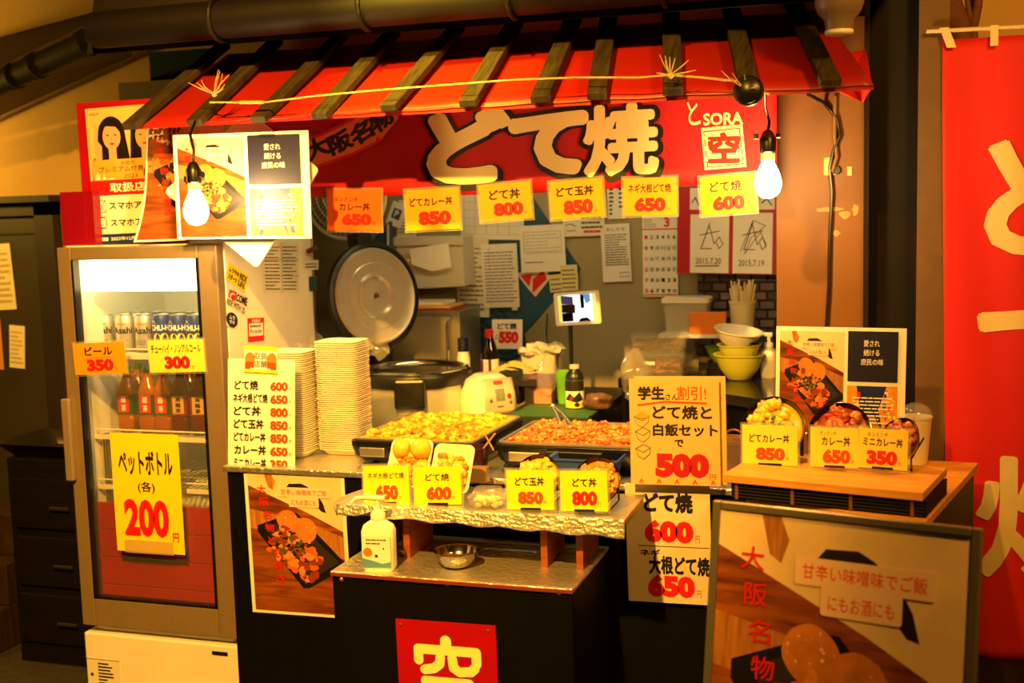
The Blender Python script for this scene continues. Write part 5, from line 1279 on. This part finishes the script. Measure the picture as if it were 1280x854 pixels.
# patterned bottle
q_ = at(719, 508, Y=3.95)
pbz = BZ; hb = at(719, 456, Y=3.95).z-pbz
pt = thing('patterned_bottle', 'black, cream and yellow patterned bottle in front of the tablet pole', 'bottle', (q_.x, 3.95, pbz))
MB().lathe([(.001, 0), (.03, 0), (.032, .006), (.032, hb*.74), (.026, hb*.82), (.015, hb*.9), (.015, hb*.92)], 28).build('bottle_body', mat('bottle_black', (24, 22, 22), .3), pt, smooth=50)
MB().lathe([(.015, hb*.91), (.017, hb*.92), (.017, hb), (.001, hb)], 20).build('cap', mat('cap_frost', (210, 206, 190), .4), pt, smooth=40)
bb_ = MB().lathe([(.0325, hb*.05), (.0325, hb*.66)], 28).build('label_band', mat('label_cream', (232, 224, 190), .5), pt, smooth=60)
decal([B(-.95, .62, .95, 1, ink), P([(-.6, .3), (-.2, .55), (.1, .4), (.5, .6), (.8, .3), (.3, .2), (-.1, .25)], ink), B(-.95, 0, .95, .2, mat('print_yellow', (232, 196, 40), .5)), C(-.1, .34, .12, .06, inkr), C(.3, .12, .2, .08, ink)], .05, hb*.61, bb_, fn=wrap(.0327, hb*.05, 0), sub=.008)
q_ = at(702, 472, Y=4.02)
o = MB().lathe([(.001, 0), (.02, 0), (.028, .10), (.029, .105), (.026, .104), (.018, .006), (.001, .006)], 24).build('green_cup', mat('cup_green', (110, 190, 50), .4), smooth=50); o.location = (q_.x-.005, 4.06, BZ); o.scale = (1, 1, 1.1); tag(o, 'bright green cup behind the patterned bottle', 'cup')
for i, (px, py, Y_, sx, sz, lab) in enumerate(((678, 470, 4.0, .05, .085, 'clear plastic bag left of the patterned bottle'), (765, 470, 4.05, .07, .09, 'clear plastic bag against the dark side table'))):
    q_ = at(px, py, Y=Y_); random.seed(20+i); mb = MB(); mb.blob((0, 0, sz), 1, 0, .3, 3, (sx, .05, sz*.95))
    o = mb.build('plastic_bag', MATS['film_crinkled'], smooth=40); o.location = (q_.x+(.0 if i == 0 else .075), Y_+.05, BZ+.003); o.scale = (.8, .8, 1); tag(o, lab, 'bag')
q_ = at(747, 500, Y=3.92); random.seed(31)
mb = MB(); mb.blob((0, 0, .03), 1, 0, .2, 3, (.05, .04, .032)); o = mb.build('food_bag', mat('bag_brown', (96, 66, 52), .3, var=.5, vscale=40), smooth=60); o.location = (q_.x, 3.93, BZ); tag(o, 'small bag of brown food right of the patterned bottle', 'bag')
mq0 = at(560, 522, Z=BZ)
o = MB().box(-1.24, -.972, 3.78, 4.0, BZ+.0003, BZ+.003).build('green_mat', mat('mat_green', (44, 84, 40), .6)); tag(o, 'green mat on the bench behind the right hot plate', 'mat')

# ------------------------------------------------------------------ black side table with bowls and tubs
TZ = .975
stb = thing('side_table', 'glossy black side table at the right of the booth holding bowls and tubs', 'table', (0, 0, 0))
poly = [(-.955, 4.15), (-.36, 3.72), (-.36, 4.46), (-.955, 4.46)]
MB().prism(poly, TZ-.035, TZ).build('table_top', mat('lacquer_table', (30, 26, 22), .12), stb, bevel=.003)
mb = MB(); mb.prism([(-.93, 4.17), (-.37, 3.76), (-.37, 3.79), (-.93, 4.20)], TZ-.14, TZ-.035); mb.build('apron', blackm, stb)
for x, y in ((-.93, 4.2), (-.385, 3.80), (-.385, 4.44), (-.93, 4.44)): MB().box(x-.018, x+.018, y-.018, y+.018, 0, TZ-.035).build('leg', blackm, stb)
q_ = at(828, 468, Z=TZ)
for i, zz in enumerate((0, .0745)):
    b = thing('food_tub', 'clear tub of brown shavings, lower of the stacked pair' if i == 0 else 'clear tub of dark shavings, upper of the stacked pair', 'tub', (q_.x-.005, 4.24, TZ+.001+zz), R_(6))
    w_ = .185 if i == 0 else .20
    MB().loft([(w_-.02, .12, .015, 0), (w_-.004, .135, .018, .066), (w_+.004, .143, .018, .067), (w_+.004, .143, .018, .072), (w_-.006, .133, .016, .073)], n=4).build('tub_body', tub, b, smooth=40)
    rg = random.Random(i); random.seed(i+40); mb = MB()
    for k in range(70): mb.blob(((rg.random()-.5)*(w_-.04), (rg.random()-.5)*.10, .012+rg.random()*.042), rg.uniform(.006, .012), 0, .4, 1, (1.6, .8, .5))
    o = mb.build('shavings', mat('shavings_%d' % i, ((150, 92, 36), (92, 60, 40))[i], .6, var=.4, vscale=50), b, smooth=60); o['kind'] = 'stuff'
    if i == 0: MB().box(-.05, -.012, -.0705, -.069, .045, .057).build('tape_label', paper, b)
mb = MB(); random.seed(44); mb.grid(lambda u, v: Vector((q_.x+.085+.02*u, 4.16+.16*v, TZ+.012+.12*u))+Vector((.02*math.sin(u*7+v*5), .01*math.sin(u*11), .014*noise.noise(Vector((u*5, v*5, 4))))), 14, 14)
o = mb.build('plastic_wrap', MATS['film_crinkled'], smooth=60); tag(o, 'crinkled clear wrap hanging over the right end of the stacked tubs', 'wrap')
# wall shelf with clear case, orange box, chopsticks
s0, s1 = at(829, 413, Y=4.42), at(948, 418, Y=4.42)
SZ = s0.z-.004
wsf = thing('wall_shelf', 'white wall shelf in front of the black tiles', 'shelf', (s0.x, 4.32, SZ))
sl = s1.x-s0.x
MB().box(0, sl, 0, .16, -.014, 0).build('shelf_board', white, wsf, bevel=.002)
for x in (.05, sl-.05): MB().box(x-.006, x+.006, .02, .16, -.07, -.014).build('bracket', white, wsf)
c0, c1 = at(833, 412, Y=4.40), at(900, 412, Y=4.40); ch = at(833, 371, Y=4.40).z-SZ
cc = thing('clear_case', 'frosted clear case with a white lid on the wall shelf', 'case', ((c0.x+c1.x)/2-.02, 4.40, SZ+.0005))
cwid = (c1.x-c0.x)-.03
MB().loft([(cwid-.02, .09, .012, 0), (cwid, .11, .014, ch-.02)], n=3).build('case_body', clear('plastic_frost', (214, 208, 184), .55, .4, .05), cc, smooth=40)
MB().loft([(cwid+.008, .118, .014, ch-.02), (cwid+.008, .118, .014, ch-.004), (cwid-.01, .10, .012, ch)], n=3).build('lid', mat('lid_white', (230, 224, 204), .4), cc, smooth=40)
c0, c1 = at(862, 414, Y=4.34), at(908, 414, Y=4.34); oh = at(862, 390, Y=4.34).z-SZ
o = MB().box(0, c1.x-c0.x, 0, .014, 0, oh).build('orange_box', mat('carton_orange', (226, 124, 20), .5), bevel=.002); o.location = (c0.x, 4.325, SZ+.0005); tag(o, 'orange box in front of the frosted case on the wall shelf', 'box')
cq = at(927, 410, Y=4.37)
cs = thing('chopstick_cup', 'tall cup packed with disposable chopsticks on the wall shelf', 'cup', (cq.x, 4.40, SZ+.0005))
cht = at(927, 376, Y=4.40).z-SZ
MB().lathe([(.001, 0), (.036, 0), (.040, .01), (.047, cht-.01), (.050, cht-.008), (.050, cht), (.046, cht), (.038, .012), (.001, .008)], 28).build('cup_body', mat('cup_straw', (222, 206, 150), .5), cs, smooth=40)
rg = random.Random(8)
for k in range(34):
    a, r = rg.random()*2*PI, .036*math.sqrt(rg.random()); x, y = r*math.cos(a), r*math.sin(a); tx, ty = x*1.35+rg.uniform(-.006, .006), y*1.3
    MB().tube([(x*.6, y*.6, .014), (tx, ty, cht+.055+rg.uniform(-.02, .022))], .0036, 5).build('chopstick', mat('chopstick_wood', (226, 206, 150), .6), cs)
# bowls
bq = at(926, 472, Z=TZ)
def bowl(label, x, y, z, r, h, m_, scl=1):
    o = MB().lathe([(.001, 0), (r*.45, 0), (r*.5, .004), (r*.8, h*.45), (r, h), (r*1.06, h+.001), (r*1.06, h+.004), (r*.97, h+.003), (r*.76, h*.48), (r*.4, .008), (.001, .008)], 36).build('mixing_bowl', m_, smooth=50)
    o.location = (x, y, z); return tag(o, label, 'bowl', 'mixing bowls on the black side table')
yg = mat('bowl_lime', (206, 206, 60), .35); wb = mat('bowl_white', (232, 228, 210), .3); kb = mat('bowl_black', (20, 18, 17), .25)
b1 = bowl('lime green bowl at the bottom of the bowl stack', bq.x, 4.17, TZ+.0008, .084, .085, yg)
b2 = bowl('second pale lime bowl nested inside the lime green bowl', bq.x, 4.17, TZ+.045, .072, .075, mat('bowl_lime_pale', (200, 200, 84), .35))
b3 = bowl('black bowl in the stack, between the lime and the white bowl', bq.x+.012, 4.17, TZ+.082, .066, .05, kb)
b4 = bowl('white bowl tipped on top of the bowl stack', bq.x-.008, 4.16, TZ+.112, .08, .06, wb); b4.rotation_euler = (R_(6), R_(9), 0)
b5 = bowl('small green bowl half hidden behind the bowl stack', bq.x-.085, 4.30, TZ+.045, .05, .05, mat('bowl_green', (110, 150, 50), .35))
o = MB().lathe([(.001, 0), (.05, 0), (.046, .045), (.001, .045)], 24).build('upturned_pot', kb, smooth=40); o.location = (bq.x-.085, 4.30, TZ); tag(o, 'upturned black pot under the small green bowl', 'pot')
dq = at(961, 470, Z=TZ)
ds = thing('soap_dispenser', 'white pump dispenser right of the bowl stack', 'dispenser', (dq.x+.005, 4.22, TZ+.0005))
MB().loft([(.05, .04, .012, 0), (.055, .045, .014, .01), (.055, .045, .014, .09), (.03, .026, .01, .105)], n=4).build('bottle_body', clear('plastic_milky', (220, 214, 194), .6, .3), ds, smooth=50)
mb = MB().lathe([(.012, .104), (.016, .108), (.016, .122), (.006, .126), (.006, .148), (.001, .148)], 16); mb.build('pump_collar', whitep, ds, smooth=40)
MB().tube([(.012, 0, .15), (-.02, 0, .152), (-.04, 0, .144)], [.009, .007, .004], 8).build('pump_nozzle', whitep, ds, smooth=60)

# ------------------------------------------------------------------ right hand display
PZ = .862
pt_ = thing('plywood_table', 'plywood topped black table carrying the right hand bowl display', 'table', (0, 0, 0))
pp = [(-.36, 2.97), (.058, 2.79), (.21, 3.46), (-.30, 3.5)]
MB().prism(pp, PZ-.02, PZ).build('table_top', woodm, pt_, bevel=.002)
MB().prism([(x*.96-.003, y if y > 3 else y+.015) for x, y in pp], .0, PZ-.021).build('table_body', blackm, pt_)
# slatted bamboo crate and pale board
yb = -12.5
c_ = at(905, 606, Z=.905)
CM = T_(-.412, 2.932, PZ+.0005) @ Rz(yb)
crw, crd = .485, .25
crt = thing('slatted_crate', 'dark slatted bamboo crate under the pale board at the right', 'crate', M=CM)
for k in range(5):
    MB().tube([(.02, .006, .0045+.008*k), (crw-.004, .006, .0045+.008*k)], .0042, 8).build('slat', woodk, crt, smooth=60)
mb = MB(); mb.box(.022, crw-.008, .010, crd, .0005, .04); mb.build('crate_body', woodk, crt)
for x in (.03, .17, .31, .45): MB().box(x, x+.008, -.0005, .004, .0, .041).build('binding', mat('cord_brown', (120, 70, 30), .7), crt)
for k in range(5): MB().tube([(crw-.004, .006, .0045+.008*k), (crw-.004, crd, .0045+.008*k)], .0042, 8).build('end_slat', woodk, crt, smooth=60)
BM = T_(-.412, 2.930, PZ+.0425) @ Rz(yb)
o = MB().box(0, crw-.006, -.008, .275, 0, .020).build('display_board', woodl, M=BM, bevel=.002); tag(o, 'pale wooden board with three bowl samples on it', 'board')
DZ = PZ+.0627
g2_ = 'price cards on the pale board'
def stand2(label, tl, tr, bl, Y, its, pap): stand_card(label, tl, tr, bl, Y, its, pap, 6, g2_, -10)
stand2('850 card for dote curry bowl, leftmost on the pale board', (930, 531), (999, 533), (928, 580), 3.06, price([('どてカレー丼', .13, .56, .86, .78, .02)], '850', inko, (.25, .12, .78, .44)), yel_p)
stand2('650 card for curry bowl, in the middle of the pale board', (1016, 534), (1076, 536), (1013, 583), 3.02, price([('タンミンチ', .20, .80, .55, .91, .0), ('カレー丼', .24, .54, .84, .78, .02)], '650', inko, (.26, .10, .84, .46)), yel_p)
stand2('350 card for mini curry bowl, at the right end of the pale board', (1077, 535), (1139, 539), (1072, 584), 3.00, price([('タンミンチ', .18, .80, .6, .91, .0), ('ミニカレー丼', .10, .56, .90, .78, .02)], '350', inkr, (.18, .10, .80, .46)), yel_p)
donburi('black bowl of yellow beef and onion behind the left 850 card', 966, 540, 3.12, .086, [curry[0], curry[2], meat[2]], 66, -12, True, seed=31, rest=DZ)
donburi('black curry bowl with red pickles behind the 650 card', 1049, 542, 3.09, .082, [meat[1], meat[0], stew[1]], 66, -14, False, seed=32, rest=DZ, red=True)
donburi('small black curry bowl leaning on a wire stand behind the 350 card', 1122, 550, 3.07, .06, [meat[1], stew[1], meat[1]], 60, -40, False, seed=33, rest=DZ)
cm, w_, h_ = card('combo_poster', 'food sign with navy panel standing behind the bowl samples', 'poster', (971, 408), (1134, 411), (969, 541), 3.30, combo_items, paper, thick=.004)
iv = cm.matrix_basis.inverted(); wl = cm.matrix_basis.translation
mb = MB()
for fx in (.2, .8): 
    top = cm.matrix_basis @ Vector((w_*fx, .08, -.008)); mb.tube([iv @ Vector((top.x, top.y+.012, top.z)), iv @ Vector((top.x, top.y+.02, PZ+.002))], .006, 8)
mb.build('sign_stand', blackp, cm)
q_ = at(1140, 566, Z=PZ)
cq = thing('plastic_cup', 'milky plastic cup with clear lid right of the standing food sign', 'cup', (.045, 3.42, PZ+.0005))
MB().lathe([(.001, 0), (.030, 0), (.032, .006), (.042, .125), (.044, .127), (.044, .132), (.040, .132)], 28).build('cup_body', clear('plastic_milk_cup', (236, 226, 190), .7, .3), cq, smooth=40)
MB().lathe([(.045, .128), (.044, .140), (.034, .158), (.016, .168), (.001, .170)], 28).build('lid', film, cq, smooth=40)
# condiment holder left of the crate
q_ = at(915, 585, Z=.86)
nb = thing('napkin_holder', 'clear box of paper sachets between the student sign and the bowl display', 'box', (-.425, 3.22, CZ+.0005), R_(-8))
nb.location = (-.44, 3.30, CZ+.0005)
MB().loft([(.11, .08, .006, 0), (.12, .088, .008, .09), (.12, .088, .008, .094)], n=2).build('holder_body', tub, nb)
for k in range(7): MB().box(-.045, .045, -.03+.009*k, -.025+.009*k, .006, .10+.012*math.sin(k*2)).build('sachet', mat('sachet_tan', (206, 160, 100), .5), nb)
MB().tube([(.01+.03*math.cos(a*PI/8), -.01, .10+.03*math.sin(a*PI/8)) for a in range(9)], .003, 6).build('wire_loop', mat('wire_copper', (190, 110, 60), .4, .5), nb)
# A-frame sign
MA_, wa_, ha_ = frame_of((889, 625), (1222, 660), (880, 830), 2.42, yaw=-13, lean=10)
n0_ = (Rz(-13) @ Rx(-10)) @ Vector((0, -1, 0))
x_ = (Rz(-13) @ Vector((1, 0, 0))); y_ = (Rz(-13) @ Rx(-10) @ Vector((0, 0, 1)))
tlw = MA_ @ Vector((0, ha_, 0)); hb_ = tlw.z/y_.z-.03
o_ = tlw-y_*hb_
MA_ = Matrix((x_, y_, x_.cross(y_))).transposed().to_4x4(); MA_.translation = o_
af = thing('sandwich_board', 'large silver framed sandwich board with the dish photo in front', 'sign', M=MA_)
wa_ = .535
alu = mat('alloy_frame', (150, 140, 118), .35, .7)
fwid = .018
MB().box(0, fwid, 0, hb_, -.022, 0).build('frame_rail', alu, af, bevel=.003); MB().box(wa_-fwid, wa_, 0, hb_, -.022, 0).build('frame_rail', alu, af, bevel=.003)
MB().box(fwid, wa_-fwid, hb_-fwid, hb_, -.022, 0).build('frame_rail', alu, af, bevel=.003); MB().box(fwid, wa_-fwid, .12, .12+fwid, -.022, 0).build('frame_rail', alu, af, bevel=.003)
pn_ = MB().box(fwid, wa_-fwid, .12+fwid, hb_-fwid, -.014, -.006).build('picture_panel', paper, af)
pic_h = hb_-fwid-.12-fwid
decal([food_pic(0, 0, 1, 1, 17, n=1.4)], wa_-2*fwid, pic_h, pn_, fn=lambda x, y, z: (fwid+x, .12+fwid+y, -.006+z), dz=.00003)
iv = MA_.inverted(); mb = MB()
for x in (.01, wa_-.01):
    tp = MA_ @ Vector((x, hb_-.02, -.022)); mb.tube([iv @ tp, iv @ Vector((tp.x, tp.y+.24, .012))], .010, 8)
mb.build('rear_leg', alu, af)

# ------------------------------------------------------------------ flag
GY = 3.57
gl, gb = at(1178, 50, Y=GY), at(1196, 822, Y=GY)
fx0, fz1, fz0 = gl.x, gl.z, gb.z
fW, fH = .66, fz1-fz0
fg = thing('shop_flag', 'tall red shop flag with cream brush characters at the right', 'flag', (fx0, GY, fz0))
def fw3(x, y, z=0):
    s_ = 1-y/fH
    return (x+.035*s_**1.2*max(0, 1-x/.5), -z+.010*math.sin(x*16+s_*2)*(.25+s_*.8)+.004*math.sin(x*37+y*3), y+.004*math.sin(x*9)*s_)
MB().grid(lambda u, v: fw3(u*fW, v*fH), 70, 50).build('cloth', mat('flag_red', (216, 22, 16), .7, var=.05, vscale=4), fg, smooth=180, solid=.0015)
def fp(px, py):
    q_ = at(px, py, Y=GY); return ((q_.x-fx0)/fW, (q_.z-fz0)/fH)
its = []
for ch, x0, y0, x1, y1, bo in (('ど', 1226, 160, 1410, 322, .028), ('て', 1214, 380, 1420, 520, .03), ('焼', 1208, 575, 1420, 720, .022)):
    a, b = fp(x0, y1), fp(x1, y0); its.append(T(ch, a[0], a[1], b[0], b[1], flagw, bo))
decal(its, fW, fH, fg, fn=lambda x, y, z: fw3(x, y, z+.003), sub=.03, names={'lettering': 'cream brush characters'})
a, b = at(1158, 39, Y=GY-.02), at(1300, 50, Y=GY-.02)
MB().tube([iv2 for iv2 in ((a.x-fx0, -.012, a.z-fz0), (fW+.02, -.012, a.z-fz0-.012))], .006, 8).build('top_rod', mat('rod_cream', (226, 206, 160), .5), fg, smooth=60)
MB().tube([(fW+.02, -.012, -fz0+.01), (fW+.02, -.012, fH+.06)], .011, 10).build('flag_pole', MATS['rod_cream'], fg, smooth=60)
MB().loft([(.36, .36, .05, -fz0+.001), (.36, .36, .05, -fz0+.05), (.2, .2, .05, -fz0+.08)], M=T_(fW-.12, -.1, 0)).build('flag_base', blackp, fg, smooth=40)
for px, w_, sl in ((1180, .024, .02), (1243, .02, .0), (1300, .02, .0)):
    q_ = at(px, 45, Y=GY-.02); x = q_.x-fx0; zt0 = a.z-fz0-.012*(x/fW)
    mb = MB(); mb.grid(lambda u, v: (x-w_/2+w_*u+(1-v)*sl, -.019+.003*v*v, zt0+.007-.055*(1-v)), 3, 6)
    mb.build('tape_strip', mat('tape_cream', (226, 206, 150), .6), fg, solid=.001)

# ------------------------------------------------------------------ right wall fittings
cab = MB(); pts = [(1010, 118), (1030, 128), (1046, 148), (1050, 170), (1042, 188), (1037, 210), (1040, 240), (1037, 300), (1036, 360), (1033, 410), (1030, 440)]
cab.tube([at(x, y, Y=3.585 if y > 125 else 3.4) for x, y in pts], .005, 6)
o = cab.build('power_cable', blackp, smooth=60); tag(o, 'black cable running down the brown board beside the hatch', 'cable')
cab = MB(); cab.tube([at(1044, 120, Y=3.587), at(1043, 170, Y=3.587), at(1046, 196, Y=3.587), at(1040, 215, Y=3.587)], .006, 10)
o = cab.build('conduit_pipe', mat('pipe_brown', (120, 84, 44), .5), smooth=60); tag(o, 'short brown conduit pipe behind the black cable', 'pipe')
q_ = at(1038, 208, Y=3.6)
sk = thing('wall_socket', 'old brass socket plate on the brown board behind the black cable', 'socket', (q_.x, 3.599, q_.z))
MB().prism(rrect(.036, .05, .004, 3), 0, .004, M=Rx(90)).build('plate', mat('plate_brass', (170, 140, 80), .4, .4), sk)
MB().tube([(.016, -.012, -.012), (.016, -.004, -.012)], .012, 12).build('plug', blackp, sk)
q_ = at(1062, 214, Y=3.6)
o = MB().box(-.007, .007, -.003, 0, -.013, .013).build('screw_plate', mat('plate_cream', (214, 180, 120), .5), bevel=.001); o.location = (q_.x, 3.599, q_.z); tag(o, 'tiny cream screw plate right of the socket', 'plate')
for i, (px, py, w_, h_) in enumerate(((1036, 262, .10, .012), (1056, 268, .03, .02), (1045, 292, .02, .016), (1078, 262, .016, .03))):
    q_ = at(px, py, Y=3.6); random.seed(60+i)
    pts2 = [(w_/2*math.cos(k*PI/7)*(1+random.uniform(-.35, .3)), h_/2*math.sin(k*PI/7)*(1+random.uniform(-.4, .4))) for k in range(14)]
    o = MB().prism(pts2, 0, .0008, M=Rx(90)).build('tape_remnant', mat('tape_old', (190, 136, 70), .7)); o.location = (min(q_.x, -.112-w_/2*1.3), 3.5993, q_.z)
    tag(o, ('long torn paper tape scrap on the brown board below the socket', 'torn tape scrap just under the long paper scrap', 'smallest torn tape scrap on the brown board', 'torn tape scrap at the right edge of the brown board')[i], 'scrap')
# dry branch above the flag
br = thing('tree_branch', 'bare brown branch above the flag pole', 'branch')
mbk = mat('bark_brown', (110, 66, 34), .8, var=.3, vscale=30, bump=.4)
MB().tube([at(1160, -30, Y=3.67), at(1180, 0, Y=3.67), at(1196, 30, Y=3.68), at(1206, 62, Y=3.69)], [.046, .044, .036, .03], 10).build('trunk', mbk, br, smooth=60)
MB().tube([at(1226, -30, Y=3.69), at(1222, 10, Y=3.69), at(1216, 34, Y=3.69), at(1218, 62, Y=3.69)], [.012, .012, .014, .01], 8).build('twig', mbk, br, smooth=60)
MB().tube([at(1216, 30, Y=3.69), at(1211, 14, Y=3.69), at(1206, -20, Y=3.68)], [.01, .008, .006], 8).build('twig', mbk, br, smooth=60)

# ------------------------------------------------------------------ alley side, left
dd = at(75, 252, Y=WY); dk = mat('door_dark', (52, 46, 30), .5, var=.12, vscale=5); dfk = mat('door_frame_dark', (36, 28, 20), .55)
d0x = at(-60, 260, Y=WY).x; zt_ = dd.z
mb = MB(); mb.box(dd.x-.085, dd.x, WY-.05, WY, 0, zt_); mb.box(d0x, dd.x, WY-.05, WY, zt_-.05, zt_); mb.box(d0x, dd.x+.02, WY-.09, WY, zt_, zt_+.025)
struct(mb.build('trim_2', dfk), 'dark door frame with a ledge at the far left')
dr = MB().box(d0x, dd.x-.085, WY-.03, WY-.001, 0, zt_-.05).build('door_1', dk); struct(dr, 'dark panelled door with notices at the far left')
MB().box(d0x, dd.x-.085, WY-.036, WY-.03, zt_-.12, zt_-.11).build('door_groove', dfk, dr)
DYW = WY-.034
card('notice_sheet', 'pale yellow notice at the top of the far left door', 'paper', (-8, 306), (19, 304), (-6, 388), DYW, TEXTLINES(.1, .1, .9, .9, 9, mat('ink_faint', (190, 170, 110), .6), .4, 3, 20), paper2)
card('notice_sheet', 'brown notice at the left edge of the far left door', 'paper', (-10, 398), (5, 398), (-10, 462), DYW, [], mat('paper_brown', (206, 140, 80), .6))
card('notice_sheet', 'small pale notice at the lower right of the far left door', 'paper', (10, 406), (29, 408), (12, 459), DYW, TEXTLINES(.1, .1, .9, .9, 8, mat('ink_faint', (190, 170, 110), .6), .4, 3, 21), paper2)
# dark chest beside the fridge
q0, q1 = at(50, 590, Y=3.62), at(112, 590, Y=3.62)
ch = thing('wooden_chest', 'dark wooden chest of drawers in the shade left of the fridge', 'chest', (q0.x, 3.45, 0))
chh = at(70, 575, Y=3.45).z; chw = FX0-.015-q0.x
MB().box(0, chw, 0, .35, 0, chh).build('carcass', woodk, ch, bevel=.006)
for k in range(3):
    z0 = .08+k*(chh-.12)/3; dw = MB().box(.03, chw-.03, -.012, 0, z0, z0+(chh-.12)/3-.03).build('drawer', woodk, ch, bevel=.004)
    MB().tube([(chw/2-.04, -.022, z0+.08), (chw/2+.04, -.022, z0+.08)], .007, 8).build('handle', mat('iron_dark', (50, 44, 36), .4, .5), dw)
q_ = at(70, 562, Y=3.5)
o = MB().loft([(chw*.7, .22, .03, 0), (chw*.95, .3, .04, .05), (chw, .31, .04, .052), (chw*.93, .28, .035, .05), (chw*.68, .2, .03, .006)], n=4).build('metal_tray', mat('iron_pan', (44, 36, 30), .35, .6), smooth=40)
o.location = (q0.x+chw/2-.06, 3.58, chh+.001); tag(o, 'dark metal tray on top of the wooden chest', 'tray')
a, b = at(-30, 545, Y=3.78), at(46, 590, Y=3.78)
bs = thing('wooden_steps', 'brown wooden step unit in the dark corner below the far left door', 'steps', (a.x-.1, 3.45, 0))
for k in range(3): MB().box(0, .40, .10*k, .33, .16*k+.002, .16*(k+1)).build('step', wood('wood_step', (40, 26, 13), (60, 42, 22), (3, 24, 3), .6), bs, bevel=.004)
